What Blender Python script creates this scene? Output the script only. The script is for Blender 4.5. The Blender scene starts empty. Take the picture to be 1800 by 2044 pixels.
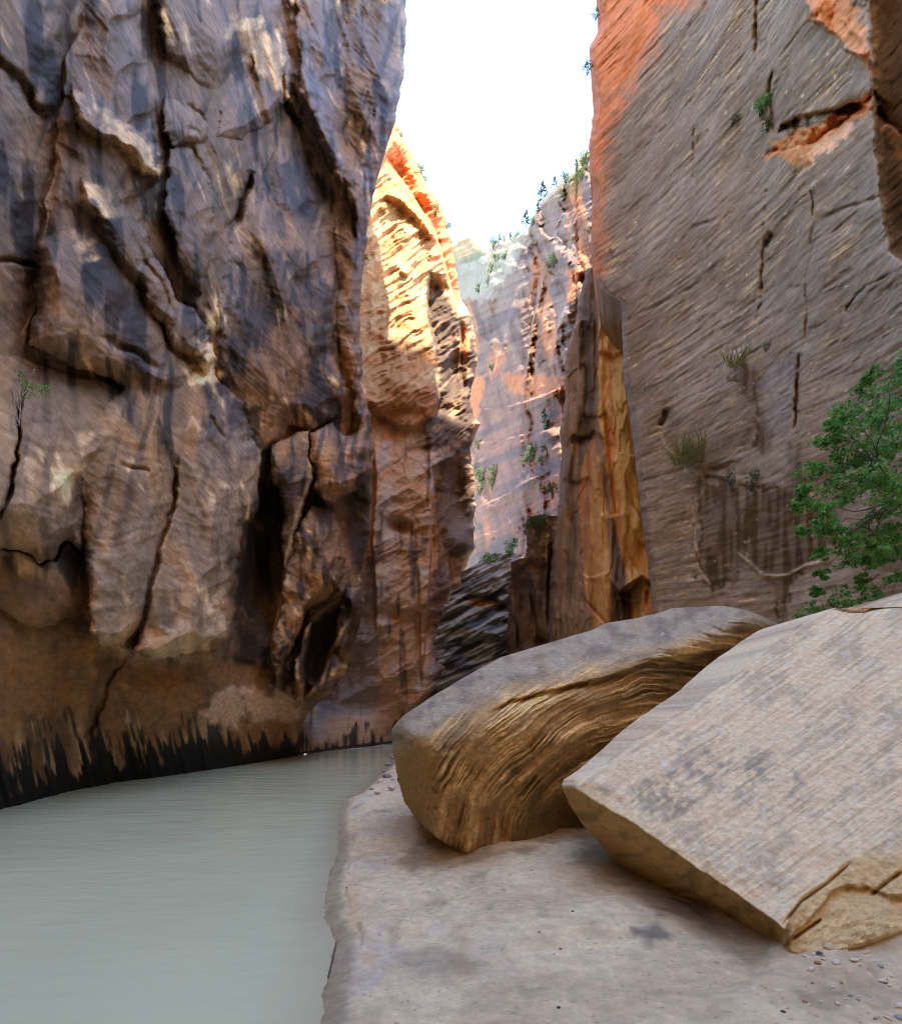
import bpy, math, random
import numpy as np

# ------------------------------------------------------------------ camera, sky, sun, exposure
scene = bpy.context.scene
F, CX, CY, CAMH = 1100.0, 900.0, 1440.0, 1.7      # focal length and horizon in a 1800 x 2044 frame; eye height above the water
cam_d = bpy.data.cameras.new('camera')
cam_d.sensor_fit = 'HORIZONTAL'; cam_d.sensor_width = 36.0
cam_d.lens = 36.0 * F / 1800.0
cam_d.shift_y = (CY - 1022.0) / 1800.0
cam_d.clip_start = 0.05; cam_d.clip_end = 3000
cam = bpy.data.objects.new('camera', cam_d)
cam.location = (0, 0, CAMH); cam.rotation_euler = (math.radians(90), 0, 0)
scene.collection.objects.link(cam); scene.camera = cam

SUN = np.array([0.12, -0.50, 0.86]); SUN /= np.linalg.norm(SUN)      # direction towards the sun
el = math.asin(SUN[2]); az = math.atan2(SUN[0], SUN[1])
world = bpy.data.worlds.new('World'); scene.world = world; world.use_nodes = True
wn = world.node_tree.nodes; wl = world.node_tree.links; wn.clear()
sky = wn.new('ShaderNodeTexSky'); sky.sky_type = 'NISHITA'; sky.sun_disc = False
sky.sun_elevation = el; sky.sun_rotation = az; sky.air_density = 1.0; sky.dust_density = 0.4; sky.ozone_density = 3.0
bg = wn.new('ShaderNodeBackground'); bg.inputs[1].default_value = 0.15
wo = wn.new('ShaderNodeOutputWorld')
wl.new(sky.outputs[0], bg.inputs[0]); wl.new(bg.outputs[0], wo.inputs[0])
sun_d = bpy.data.lights.new('sun', 'SUN'); sun_d.energy = 2.0; sun_d.angle = math.radians(0.53); sun_d.color = (1.0, 0.95, 0.87)
sun = bpy.data.objects.new('sun', sun_d); scene.collection.objects.link(sun)
sun.rotation_euler = (math.radians(90) - el, 0, math.pi - az)
sun.location = (0, 0, 150)
vs = scene.view_settings
vs.view_transform = 'Standard'; vs.look = 'None'; vs.gamma = 1.0; vs.use_curve_mapping = False
vs.exposure = 3.22
scene.cycles.max_bounces = 8; scene.cycles.diffuse_bounces = 6; scene.cycles.glossy_bounces = 3
scene.cycles.transparent_max_bounces = 6
scene.cycles.use_denoising = True; scene.cycles.denoising_prefilter = 'NONE'
scene.cycles.sample_clamp_indirect = 8.0
scene.cycles.filter_width = 1.05

# ------------------------------------------------------------------ numpy noise
def _hash(ix, iy, seed):
    h = (ix.astype(np.int64) * 374761393 + iy.astype(np.int64) * 668265263 + seed * 2147483647 + 144665) & 0xFFFFFFFF
    h = ((h ^ (h >> 13)) * 1274126177) & 0xFFFFFFFF
    return (h ^ (h >> 16)) & 0xFFFF
_ang = np.arange(65536) * (2 * math.pi / 65536)
_gc, _gs = np.cos(_ang).astype(np.float32), np.sin(_ang).astype(np.float32)
def perlin(x, y, seed=0):
    x = np.asarray(x, np.float32); y = np.asarray(y, np.float32)
    fx, fy = np.floor(x), np.floor(y)
    ix, iy = fx.astype(np.int64), fy.astype(np.int64)
    dx, dy = x - fx, y - fy
    u = dx * dx * dx * (dx * (dx * 6 - 15) + 10); v = dy * dy * dy * (dy * (dy * 6 - 15) + 10)
    def g(ox, oy):
        h = _hash(ix + ox, iy + oy, seed)
        return _gc[h] * (dx - ox) + _gs[h] * (dy - oy)
    a = g(0, 0); b = g(1, 0); c = g(0, 1); d = g(1, 1)
    return ((a + (b - a) * u) * (1 - v) + (c + (d - c) * u) * v) * 1.5
def fbm(x, y, seed=0, oct=4, lac=2.03, gain=0.5):
    s = 0.0; a = 1.0; t = 0.0
    for i in range(oct):
        s = s + a * perlin(x, y, seed + i * 17); t += a
        x = x * lac + 13.7; y = y * lac - 7.1; a *= gain
    return s / t
def ridged(x, y, seed=0, oct=3):
    s = 0.0; a = 1.0; t = 0.0
    for i in range(oct):
        s = s + a * (1 - np.abs(perlin(x, y, seed + i * 31)) * 1.6); t += a
        x = x * 2.07 + 3.1; y = y * 2.07 + 9.3; a *= 0.5
    return s / t
def worley(x, y, seed=0):
    ix, iy = np.floor(x).astype(np.int64), np.floor(y).astype(np.int64)
    f1 = np.full(x.shape, 9.0, np.float32); f2 = f1.copy()
    for ox in (-1, 0, 1):
        for oy in (-1, 0, 1):
            h = _hash(ix + ox, iy + oy, seed); h2 = _hash(ix + ox, iy + oy, seed + 91)
            d = (ix + ox + h / 65536.0 - x) ** 2 + (iy + oy + h2 / 65536.0 - y) ** 2
            f2 = np.minimum(f2, np.maximum(f1, d)); f1 = np.minimum(f1, d)
    return f1, f2                      # squared distances
def sst(a, b, x):
    t = np.clip((x - a) / (b - a), 0, 1); return t * t * (3 - 2 * t)
def lin(*c, k=1.0):
    out = []
    for v in c:
        v = v / 255.0
        out.append(k * (v / 12.92 if v <= 0.04045 else ((v + 0.055) / 1.055) ** 2.4))
    return np.array(out, np.float32)
def interp(x, pts):
    p = np.array(pts, float); o = np.argsort(p[:, 0]); return np.interp(x, p[o, 0], p[o, 1])

# ------------------------------------------------------------------ drawing on a rock face
def polydist(PX, PY, poly, reach):
    """distance, side and position along a polyline for the points within reach of it"""
    p = np.array(poly, float)
    x0, y0 = p.min(0) - reach; x1, y1 = p.max(0) + reach
    sel = np.nonzero((PX > x0) & (PX < x1) & (PY > y0) & (PY < y1))
    x, y = PX[sel], PY[sel]
    seg = np.hypot(*(p[1:] - p[:-1]).T); tot = seg.sum(); acc = 0
    best = np.full(x.shape, 1e9); side = np.ones(x.shape); tt = np.zeros(x.shape)
    for i in range(len(p) - 1):
        ax, ay = p[i]; dx, dy = p[i + 1] - p[i]; l2 = dx * dx + dy * dy + 1e-9
        t = np.clip(((x - ax) * dx + (y - ay) * dy) / l2, 0, 1)
        d = np.hypot(x - ax - t * dx, y - ay - t * dy)
        cr = dx * (y - ay) - dy * (x - ax)
        m = d < best - 1e-6
        best[m] = d[m]; side[m] = np.where(cr[m] > 0, -1, 1); tt[m] = (acc + t[m] * seg[i]) / tot
        acc += seg[i]
    return sel, best, side, tt
def edge(Z, PX, PY, poly, J, L, w=4.0, taper=0.15):
    """step back by J metres on the right hand side (seen travelling down), recovering over L pixels"""
    sel, d, s, t = polydist(PX, PY, poly, L * 3.2)
    sd = d * s
    k = J * np.clip(np.minimum(t, 1 - t) / taper, 0, 1) if taper > 0 else J
    far = sst(-w, w, sd) * np.exp(-np.maximum(sd, 0) / L)
    near = 0.12 * np.exp(-np.abs(sd) / (w * 2.5)) * (sd < 0)
    Z[sel] += k * (far + near)
def groove(Z, PX, PY, poly, J, w, taper=0.15):
    sel, d, s, t = polydist(PX, PY, poly, w * 3.5)
    k = J * np.clip(np.minimum(t, 1 - t) / taper, 0, 1) if taper > 0 else J
    Z[sel] += k * np.exp(-(d / w) ** 2)
def bump(Z, PX, PY, cx, cy, rx, ry, J, rot=0.0):
    c, s = math.cos(math.radians(rot)), math.sin(math.radians(rot))
    x = ((PX - cx) * c + (PY - cy) * s) / rx; y = (-(PX - cx) * s + (PY - cy) * c) / ry
    Z += J * np.exp(-(x * x + y * y) * 1.2)
def body(D, Dref, PX, PY, poly, off, h, w, blend=.34):
    """a rounded mass of rock standing off the wall within an outline; masses are joined where they meet"""
    p = np.array(poly, float); n = len(p)
    x0, y0 = p.min(0); x1, y1 = p.max(0)
    sel = np.nonzero((PX > x0) & (PX < x1) & (PY > y0) & (PY < y1)); x, y = PX[sel], PY[sel]
    best = np.full(x.shape, 1e9); ins = np.zeros(x.shape, bool)
    for i in range(n):
        ax, ay = p[i]; bx, by = p[(i + 1) % n]; dx, dy = bx - ax, by - ay
        t = np.clip(((x - ax) * dx + (y - ay) * dy) / (dx * dx + dy * dy + 1e-9), 0, 1)
        qx, qy = ax + t * dx - x, ay + t * dy - y; d = np.hypot(qx, qy) + 1e-6
        # broad run-out where the edge lies above or to the left, crisp below and to the right
        f = 1 + 3.0 * np.clip(-qy / d, 0, 1) ** 1.5 + .8 * np.clip(-qx / d, 0, 1)
        best = np.minimum(best, d / f)
        ins ^= ((ay > y) != (by > y)) & (x < (bx - ax) * (y - ay) / (by - ay + 1e-12) + ax)
    e = 1 - np.clip(best / w, 0, 1); k = Dref[sel] / 14.0
    Db = Dref[sel] - k * (off - (h + .25 * off) * (.55 * (1 - np.sqrt(1 - e ** 2)) + .45 * e ** 1.6))
    cur = D[sel]; m = ins
    a, b = Db[m], cur[m]; hh = np.clip(.5 + .5 * (b - a) / (blend * k[m]), 0, 1)
    cur[m] = b + (a - b) * hh - blend * k[m] * hh * (1 - hh); D[sel] = cur
def inside(PX, PY, poly, soft, warp=0.0):
    """soft mask of a polygon"""
    p = np.array(poly, float); n = len(p)
    x0, y0 = p.min(0) - soft * 2 - 40; x1, y1 = p.max(0) + soft * 2 + 40
    out = np.zeros(PX.shape, np.float32)
    sel = np.nonzero((PX > x0) & (PX < x1) & (PY > y0) & (PY < y1))
    x, y = PX[sel], PY[sel]
    best = np.full(x.shape, 1e9); ins = np.zeros(x.shape, bool)
    for i in range(n):
        ax, ay = p[i]; bx, by = p[(i + 1) % n]; dx, dy = bx - ax, by - ay
        t = np.clip(((x - ax) * dx + (y - ay) * dy) / (dx * dx + dy * dy + 1e-9), 0, 1)
        best = np.minimum(best, np.hypot(x - ax - t * dx, y - ay - t * dy))
        c = ((ay > y) != (by > y)) & (x < (bx - ax) * (y - ay) / (by - ay + 1e-12) + ax)
        ins ^= c
    sd = np.where(ins, best, -best)
    if np.ndim(warp): sd = sd + warp[sel]
    out[sel] = sst(-soft, soft, sd)
    return out
def mixc(col, c, m):
    return col + (np.asarray(c, np.float32) - col) * m[..., None]

# ------------------------------------------------------------------ scene helpers
C = scene.collection
FACES = {}
def keep(name, PX, PY, D): FACES[name] = (PX[::2, ::2].ravel(), PY[::2, ::2].ravel(), D[::2, ::2].ravel())
def at(name, px, py):
    a, b, d = FACES[name]; return float(d[np.argmin((a - px) ** 2 + (b - py) ** 2)])
def P3(px, py, D):
    """the point of the place seen at a pixel, at distance D"""
    return np.stack([(px - CX) / F * D, D + 0 * px, CAMH + (CY - py) / F * D], -1)
def P1(px, py, D): return np.array([(px - CX) / F * D, D, CAMH + (CY - py) / F * D])
def on_level(px, py, z): return P1(px, py, F * (CAMH - z) / (py - CY))
def tag(o, label=None, cat=None, group=None, kind=None):
    if label: o['label'] = label
    if cat: o['category'] = cat
    if group: o['group'] = group
    if kind: o['kind'] = kind
    return o
def link(o, parent=None):
    C.objects.link(o)
    if parent is not None: o.parent = parent
    return o
def mesh_from(name, V, faces, mat, col=None, smooth=True, parent=None, tris=None):
    """faces: (n,4) int array, tris: (n,3) int array"""
    V = np.asarray(V, np.float32).reshape(-1, 3)
    loops = []; starts = []; totals = []; pos = 0
    for fa in (faces, tris):
        if fa is None or len(fa) == 0: continue
        fa = np.asarray(fa, np.int32); k = fa.shape[1]
        loops.append(fa.ravel()); starts.append(pos + np.arange(len(fa)) * k); pos += fa.size
    loops = np.concatenate(loops); starts = np.concatenate(starts).astype(np.int32)
    me = bpy.data.meshes.new(name)
    me.vertices.add(len(V)); me.vertices.foreach_set('co', V.ravel())
    me.loops.add(len(loops)); me.loops.foreach_set('vertex_index', loops)
    me.polygons.add(len(starts)); me.polygons.foreach_set('loop_start', starts)
    if smooth: me.polygons.foreach_set('use_smooth', np.ones(len(starts), bool))
    me.update(calc_edges=True); me.validate()
    if col is not None:
        c = np.ones((len(V), 4), np.float32); c[:, :3] = np.clip(np.asarray(col, np.float32).reshape(-1, 3), 0.004, 0.9)
        at = me.color_attributes.new('Col', 'FLOAT_COLOR', 'POINT'); at.data.foreach_set('color', c.ravel())
    if mat: me.materials.append(mat)
    return link(bpy.data.objects.new(name, me), parent)
def grid_faces(ny, nx, off=0, flip=False):
    i = np.arange(ny - 1)[:, None] * nx + np.arange(nx - 1)[None, :] + off
    f = np.stack([i, i + 1, i + nx + 1, i + nx], -1).reshape(-1, 4)
    return f[:, ::-1] if flip else f
class Sheets:
    """several grids joined into one surface"""
    def __init__(s): s.V = []; s.F = []; s.Cc = []; s.n = 0
    def add(s, P, col, flip=False):
        ny, nx = P.shape[:2]
        s.V.append(P.reshape(-1, 3)); s.Cc.append(np.broadcast_to(col, P.shape).reshape(-1, 3))
        s.F.append(grid_faces(ny, nx, s.n, flip)); s.n += ny * nx
    def build(s, name, mat): return mesh_from(name, np.concatenate(s.V), np.concatenate(s.F), mat, np.concatenate(s.Cc))

# ------------------------------------------------------------------ materials
def node_mat(name):
    m = bpy.data.materials.new(name); m.use_nodes = True
    nt = m.node_tree; nt.nodes.clear()
    out = nt.nodes.new('ShaderNodeOutputMaterial'); bs = nt.nodes.new('ShaderNodeBsdfPrincipled')
    nt.links.new(bs.outputs[0], out.inputs[0])
    return m, nt, bs
def rock_mat(name, scale=6.0, bump_d=0.05, strata=None, var=0.35, rough=0.85, spec=0.25, tint=(1.03, 1.0, .93)):
    var *= 1.35
    """vertex colour times fine grain, with fine relief; strata = (rotation, stretch) for bedding lines"""
    m, nt, bs = node_mat(name); N = nt.nodes.new; Lk = nt.links.new
    at = N('ShaderNodeAttribute'); at.attribute_name = 'Col'
    tc = N('ShaderNodeTexCoord')
    n1 = N('ShaderNodeTexNoise'); n1.inputs['Scale'].default_value = scale; n1.inputs['Detail'].default_value = 8; n1.inputs['Roughness'].default_value = 0.76
    Lk(tc.outputs['Object'], n1.inputs['Vector'])
    src = n1.outputs['Fac']
    if strata:
        mp = N('ShaderNodeMapping'); mp.inputs['Rotation'].default_value = strata[0]; mp.inputs['Scale'].default_value = strata[1]
        n2 = N('ShaderNodeTexNoise'); n2.inputs['Scale'].default_value = 1.0; n2.inputs['Detail'].default_value = 5; n2.inputs['Distortion'].default_value = 0.4
        Lk(tc.outputs['Object'], mp.inputs['Vector']); Lk(mp.outputs[0], n2.inputs['Vector'])
        mx = N('ShaderNodeMath'); mx.operation = 'ADD'; Lk(n1.outputs['Fac'], mx.inputs[0]); Lk(n2.outputs['Fac'], mx.inputs[1])
        hv = N('ShaderNodeMath'); hv.operation = 'MULTIPLY'; hv.inputs[1].default_value = 0.5; Lk(mx.outputs[0], hv.inputs[0])
        src = hv.outputs[0]
    mr = N('ShaderNodeMapRange'); mr.inputs['From Min'].default_value = 0.3; mr.inputs['From Max'].default_value = 0.7
    mr.inputs['To Min'].default_value = 1 - var; mr.inputs['To Max'].default_value = 1 + var
    Lk(src, mr.inputs['Value'])
    mu = N('ShaderNodeVectorMath'); mu.operation = 'SCALE'; Lk(at.outputs['Color'], mu.inputs[0]); Lk(mr.outputs[0], mu.inputs['Scale'])
    wt = N('ShaderNodeVectorMath'); wt.operation = 'MULTIPLY'; wt.inputs[1].default_value = tint; Lk(mu.outputs[0], wt.inputs[0])   # warm tint in the colour, offsetting the blue sky light
    Lk(wt.outputs[0], bs.inputs['Base Color'])
    bp = N('ShaderNodeBump'); bp.inputs['Strength'].default_value = 0.8; bp.inputs['Distance'].default_value = bump_d
    Lk(src, bp.inputs['Height']); Lk(bp.outputs[0], bs.inputs['Normal'])
    bs.inputs['Roughness'].default_value = rough; bs.inputs['Specular IOR Level'].default_value = spec
    return m

R1 = lambda *p: [(0.463 * x, 0.463 * y) for x, y in p]
R2 = lambda *p: [(0.463 * x, 714 + 0.463 * y) for x, y in p]

# ================================================================== LEFT CLIFF
def waterline_left(px):
    return interp(px, [(-400, 1700), (-200, 1655), (0, 1617), (139, 1580), (231, 1562), (352, 1547), (417, 1538), (509, 1524), (611, 1506), (671, 1497), (790, 1484)])
BACK_H = 166.0  # height of the unseen wall added to shade the near canyon
def build_left():
    nx, ny = 410, 730
    py = np.linspace(1690, -130, ny)
    xr = interp(py, [(-130, 815), (0, 811), (60, 812), (130, 806), (190, 798), (240, 790), (270, 776), (310, 762), (420, 739), (540, 724), (640, 717), (700, 722), (760, 723), (830, 738), (900, 744), (1000, 741),
                     (1080, 737), (1140, 720), (1200, 727), (1280, 710), (1340, 690), (1380, 664), (1410, 628), (1440, 606), (1470, 602), (1520, 611), (1690, 611)])
    jit = fbm(py * 0.03, py * 0 + 4.2, 5, 4) * 7 * (py < 1380)
    xr = xr + jit
    u = np.linspace(0, 1, nx) ** 0.93
    PX = -260 + (xr[:, None] + 260) * u[None, :]
    PY = np.repeat(py[:, None], nx, 1)
    D0 = interp(PX, [(-260, 7.2), (0, 9.4), (120, 10.6), (230, 12.2), (330, 14.0), (430, 16.4), (520, 19.5), (620, 23.0), (740, 26.5), (830, 28.5)])
    Dm = D0
    # metric chart of the face
    a = interp(PX, [(x, np.trapz(interp(np.linspace(-260, x, 60), [(-260, 7.2), (0, 9.4), (230, 12.2), (430, 16.4), (620, 23), (830, 28.5)]), np.linspace(-260, x, 60)) / F) for x in np.linspace(-260, 830, 40)])
    b = (CY - PY) / F * Dm
    yw = waterline_left(PX); Dw = F * CAMH / (yw - CY)
    # undercut foot down to the water
    lip = interp(PX, [(-260, 1095), (0, 1105), (120, 1125), (165, 1190), (200, 1272), (270, 1310), (450, 1310), (560, 1330), (640, 1380), (720, 1400)])
    t = np.clip((PY - lip) / (yw - lip), 0, 1.3)
    D = D0 + (Dw - D0) * np.clip(t, 0, 1) ** 0.75
    up = 1 - sst(0.0, 0.35, t)                         # 1 on the upper face, 0 on the foot
    k = Dm / 14.0
    D = D + 0.0012 * (PY < 500) * (500 - PY) * k
    # ribs, panels and hanging bulges of the face
    wx = fbm(a * 0.35, b * 0.30, 3, 3) * 1.0; wy = fbm(a * 0.35 + 9, b * 0.30, 4, 3) * 1.0
    A = a + wx; B = b + wy
    sa, ca = math.sin(math.radians(28)), math.cos(math.radians(28))
    ra = A * ca + B * sa; rb = -A * sa + B * ca         # axis leaning down to the right
    PXw = PX + 20 * fbm(PX * .011, PY * .011, 81, 3) + 4 * fbm(PX * .05, PY * .05, 84, 3); PYw = PY + 20 * fbm(PX * .011 + 50, PY * .012, 82, 3) + 4 * fbm(PX * .05 + 9, PY * .05, 85, 3)
    D = D + k * up * (.42 + .5 * sst(600, 1000, PY))                                 # the recessed ground between the masses
    Dref = D0 + 0.0012 * (PY < 500) * (500 - PY) * k
    bump(D, PX, PY, 522, 1150, 46, 190, 1.7, 8); bump(D, PX, PY, *R2((1400, 1240))[0], 62, 95, 1.9, -30); bump(D, PX, PY, *R2((1545, 700))[0], 34, 90, 2.0)
    BD = lambda pts, off, h, w: body(D, Dref, PXw, PYw, pts, off * .9 + .1, h * .8, w * 1.25)
    BD([(-400, -300), (165, -300), (165, 60), (128, 200), (98, 400), (65, 600), (45, 720), (20, 900), (-400, 1000)], -.1, .6, 60)
    BD(R1((390, -300), (590, -300), (605, 60), (640, 250), (680, 450), (700, 600), (690, 770), (640, 830), (640, 1000), (640, 1150), (720, 1300), (860, 1450), (935, 1560), (925, 1680), (885, 1822), (830, 1945), (700, 1790), (650, 1712), (560, 1660), (400, 1600), (130, 1500), (165, 1080), (200, 860), (235, 620), (270, 400), (300, 210)), .9, 1.5, 75)
    BD(R1((310, 380), (430, 440), (560, 540), (690, 640), (692, 765), (600, 745), (480, 620), (330, 540)), 1.35, .7, 22)
    BD(R1((340, 770), (450, 790), (560, 900), (660, 1080), (740, 1230), (860, 1420), (925, 1560), (880, 1620), (760, 1480), (640, 1330), (520, 1150), (420, 990), (360, 900)), 1.3, .7, 24)
    BD(R1((120, 1480), (190, 1000), (330, 965), (440, 1040), (580, 1230), (720, 1450), (820, 1600), (720, 1695), (560, 1655), (300, 1570)), 1.3, .9, 45)
    BD(R1((620, -300), (1200, -300), (1255, 200), (1240, 420), (1190, 560), (1110, 740), (1030, 880), (975, 1000), (960, 1110), (905, 1350), (860, 1330), (740, 1100), (700, 900), (700, 600), (660, 300)), .15, 1.1, 60)
    BD(R1((660, -300), (1040, -300), (1160, 100), (1060, 280), (950, 372), (850, 345), (740, 270), (680, 130)), .8, .9, 50)
    BD(R1((710, 410), (800, 425), (885, 530), (870, 610), (760, 640), (705, 560)), .45, .3, 18)
    BD(R1((745, 640), (820, 650), (890, 780), (912, 900), (890, 1200), (860, 1290), (760, 1120), (715, 900)), .55, .45, 30)
    BD(R1((1100, 60), (1240, 180), (1262, 420), (1170, 520), (1060, 600), (930, 580), (960, 420), (1080, 320)), .7, .6, 35)
    BD(R1((1200, 590), (1310, 640), (1400, 850), (1440, 1100), (1450, 1500), (1475, 1700), (1430, 1800), (1340, 1865), (1260, 1842), (1190, 1925), (1110, 1945), (1050, 1800), (960, 1690), (915, 1500), (930, 1330), (985, 1120), (1010, 1000), (1110, 830)), 1.1, 1.7, 85)
    BD(R1((1250, -300), (1900, -300), (1900, 500), (1750, 540), (1650, 760), (1590, 1000), (1580, 1300), (1610, 1600), (1660, 1900), (1660, 2200), (1520, 2120), (1500, 1700), (1470, 1400), (1450, 1100), (1420, 860), (1340, 640), (1250, 420), (1205, 330)), .5, 1.2, 50)
    BD(R1((1460, -200), (1720, -200), (1700, 300), (1610, 700), (1530, 1030), (1480, 800), (1500, 400)), .9, .6, 30)
    BD(R1((1290, -200), (1420, -200), (1450, 300), (1500, 700), (1480, 800), (1390, 640), (1300, 400)), .8, .5, 22)
    BD(R2((1480, 330), (1640, 280), (1660, 480), (1500, 600), (1420, 640), (1340, 560), (1350, 330), (1430, 270)), 1.1, 1.0, 45)
    BD(R2((-600, -100), (100, 0), (300, 80), (545, 110), (562, 180), (540, 300), (500, 400), (420, 480), (385, 600), (370, 720), (355, 855), (290, 800), (240, 868), (170, 880), (100, 840), (0, 822), (-600, 800)), 1.5, 1.7, 95)
    BD(R2((-600, 830), (0, 830), (100, 850), (180, 890), (250, 875), (300, 815), (370, 885), (385, 1090), (250, 1155), (160, 1160), (60, 1152), (0, 1092), (-600, 1060)), -.5, .5, 55)
    BD(R2((360, 500), (430, 250), (560, 80), (900, 60), (1050, 180), (1116, 420), (1105, 620), (1010, 860), (985, 1150), (700, 1200), (400, 1160), (362, 860)), 1.02, .7, 40)
    BD(R2((372, 640), (420, 500), (500, 330), (560, 200), (650, 180), (740, 260), (772, 480), (742, 640), (702, 760), (692, 870), (652, 1000), (607, 1160), (540, 1224), (430, 1229), (388, 1187), (383, 1000), (360, 860)), 1.35, 1.0, 45)
    BD(R2((770, 470), (765, 340), (850, 330), (900, 170), (1000, 140), (1066, 300), (1114, 400), (1117, 500), (1102, 620), (1062, 740), (1012, 850), (992, 960), (987, 1080), (994, 1192), (950, 1247), (880, 1289), (760, 1277), (680, 1299), (588, 1264), (608, 1150), (653, 1000), (693, 870), (703, 760), (743, 640)), 1.6, 1.1, 48)
    BD(R2((1225, 900), (1285, 700), (1345, 620), (1420, 650), (1472, 740), (1494, 860), (1452, 990), (1402, 1062), (1302, 1137), (1252, 1232), (1200, 1395), (1162, 1330), (1198, 1130), (1218, 1000)), 1.5, 1.7, 55)
    BD(R2((1160, 390), (1345, 325), (1340, 520), (1284, 690), (1228, 905), (1205, 850), (1230, 650), (1175, 520)), .8, .7, 24)
    BD(R2((1490, 1010), (1580, 980), (1590, 1080), (1540, 1250), (1460, 1410), (1300, 1490), (1375, 1400), (1445, 1260)), .8, .8, 20)
    BD(R2((1270, 1495), (1258, 1300), (1315, 1150), (1350, 1135), (1295, 1300), (1305, 1490)), .3, .5, 9)
    # smooth scoops between sharp low ridges, then finer grain
    f1, f2 = worley(ra * 0.45, rb * 0.20, 11)
    D = D - k * up * 0.50 * (np.minimum(f1, 0.6) - 0.25)
    f1b, f2b = worley(ra * 1.25 + 5, rb * 0.5, 12)
    D = D - k * (0.25 + 0.75 * up) * 0.06 * (np.minimum(f1b, 0.6) - 0.25)
    D = D + k * up * 0.55 * fbm(ra * 0.26, rb * 0.11, 21, 2)
    n2 = fbm(A * 1.6, B * 1.2, 31, 5, gain=.55)
    rough = sst(-0.05, 0.45, fbm(a * 0.5 + 40, b * 0.35, 61, 3))
    D = D + k * 0.03 * n2 * (0.4 + 1.2 * rough)
    D = D + k * 0.05 * rough * up * (1 - ridged(ra * 2.2, rb * 1.0, 41, 4))
    flk = np.round(2.2 * fbm(ra * .8 + 3, rb * .6, 42, 4)) / 2.2; D = D + k * .035 * flk * up * rough          # flakes that spalled off
    bed = 1.4 * perlin(ra * 0.4, rb * 7.0 + fbm(a * .5, b * .5, 71, 2) * 2, 51) + 0.5 * perlin(a * 0.6, b * 11.0 + a * 2.0, 52)
    D = D + k * 0.018 * bed * (0.4 + 0.6 * up)
    Z = np.zeros_like(D)
    E = lambda pts, J, L, w=4.0, tp=0.15: edge(Z, PXw, PYw, pts, J, L, w, tp)
    G = lambda pts, J, w, tp=0.25: groove(Z, PXw, PYw, pts, J, w, tp)
    E(R1((95, 1500), (120, 1350), (165, 1080), (200, 860), (235, 620), (270, 400), (300, 210), (380, 40)), 0.4, 40, 3)
    G(R1((1105, 730), (1060, 830), (1030, 900), (985, 995)), 1.0, 8)
    G(R1((760, 415), (840, 470), (885, 540)), 0.12, 5); G(R1((790, 560), (840, 570), (890, 640)), 0.1, 5); G(R1((770, 635), (810, 632), (855, 690), (890, 770), (905, 860)), 0.12, 5)
    G(R1((-60, 200), (0, 260), (100, 370), (160, 470), (215, 560)), 0.35, 9)
    G(R1((-40, 1120), (80, 1130), (170, 1165)), 0.3, 5)
    G(R1((560, 990), (620, 1120), (700, 1250), (800, 1400)), 0.25, 6); G(R1((600, 980), (660, 1100), (740, 1230), (840, 1380)), 0.2, 4)
    G(R1((430, 1430), (520, 1480), (640, 1560), (720, 1600)), 0.35, 7)
    G(R1((1240, 240), (1215, 330), (1245, 470), (1330, 640)), 0.4, 5)
    G(R2((110, 60), (80, 150), (70, 450), (40, 560), (5, 690), (-60, 760)), 0.6, 3.5)
    G(R2((590, 1262), (540, 1310), (480, 1400), (430, 1520), (330, 1740)), 0.25, 5)
    G(R2((775, 420), (770, 480), (742, 640), (702, 760), (692, 870), (652, 1000), (607, 1160), (588, 1260)), .45, 4, .1); E(R2((588, 1260), (607, 1160), (652, 1000), (692, 870), (702, 760), (742, 640), (770, 480)), .35, 45, 5)
    G(R2((520, 460), (600, 480), (660, 505)), .2, 5); G(R2((890, 240), (940, 300), (990, 360)), .15, 4)
    D = D + Z * (k * 0.55 + 0.45)
    # flutes of the washed foot
    fl = perlin((PX + (yw - PY) * 0.22) * 0.035, PY * 0.003, 77) + 0.5 * perlin((PX + (yw - PY) * 0.22) * 0.09, PY * 0.006, 78)
    foot = sst(0.55, 0.9, t)
    D = D + foot * fl * 0.18 * k
    # the far edge turns away from the viewer
    e = np.clip((xr[:, None] - PX) / 26.0, 0, 1)
    D = D + 2.2 * (1 - np.sqrt(np.clip(1 - (1 - e) ** 2, 0, 1)))
    P = P3(PX, PY, D)
    P[..., 2] = np.maximum(P[..., 2], -0.6)
    # ---- colour of the stone, with some shade and sky light painted in
    c_brown, c_purp, c_tan, c_dark, c_or = lin(122, 94, 70, k=1.5), lin(128, 108, 100, k=1.5), lin(214, 180, 142, k=1.4), lin(66, 53, 45, k=1.3), lin(160, 114, 72, k=1.5)
    s1 = fbm(ra * 0.9, rb * 0.28, 101, 4); s2 = fbm(A * 1.3 + 30, B * 0.7, 102, 4); s3 = fbm(a * 3.0, b * 0.5, 103, 3)
    col = np.broadcast_to(c_brown, P.shape).copy()
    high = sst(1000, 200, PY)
    col = mixc(col, c_purp, np.clip(0.25 + 0.5 * high + 0.9 * s1, 0, 1))  # purple grows upwards: cast of the sky painted in
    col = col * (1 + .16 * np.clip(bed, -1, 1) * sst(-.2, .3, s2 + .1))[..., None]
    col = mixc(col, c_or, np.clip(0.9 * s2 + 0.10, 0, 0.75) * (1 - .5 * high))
    col = mixc(col, lin(128, 116, 122, k=1.5), sst(500, 0, PY) * sst(-.2, .3, fbm(ra * .7 + 4, rb * .2, 106, 3)) * .4)  # bluish sky cast painted onto the top of the face
    pt = sst(0.18, 0.42, fbm(ra * 1.1 + 60, rb * 0.8, 104, 5) + 0.25 * (rough - 0.5))
    col = mixc(col, c_tan, pt * 0.85)
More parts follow.
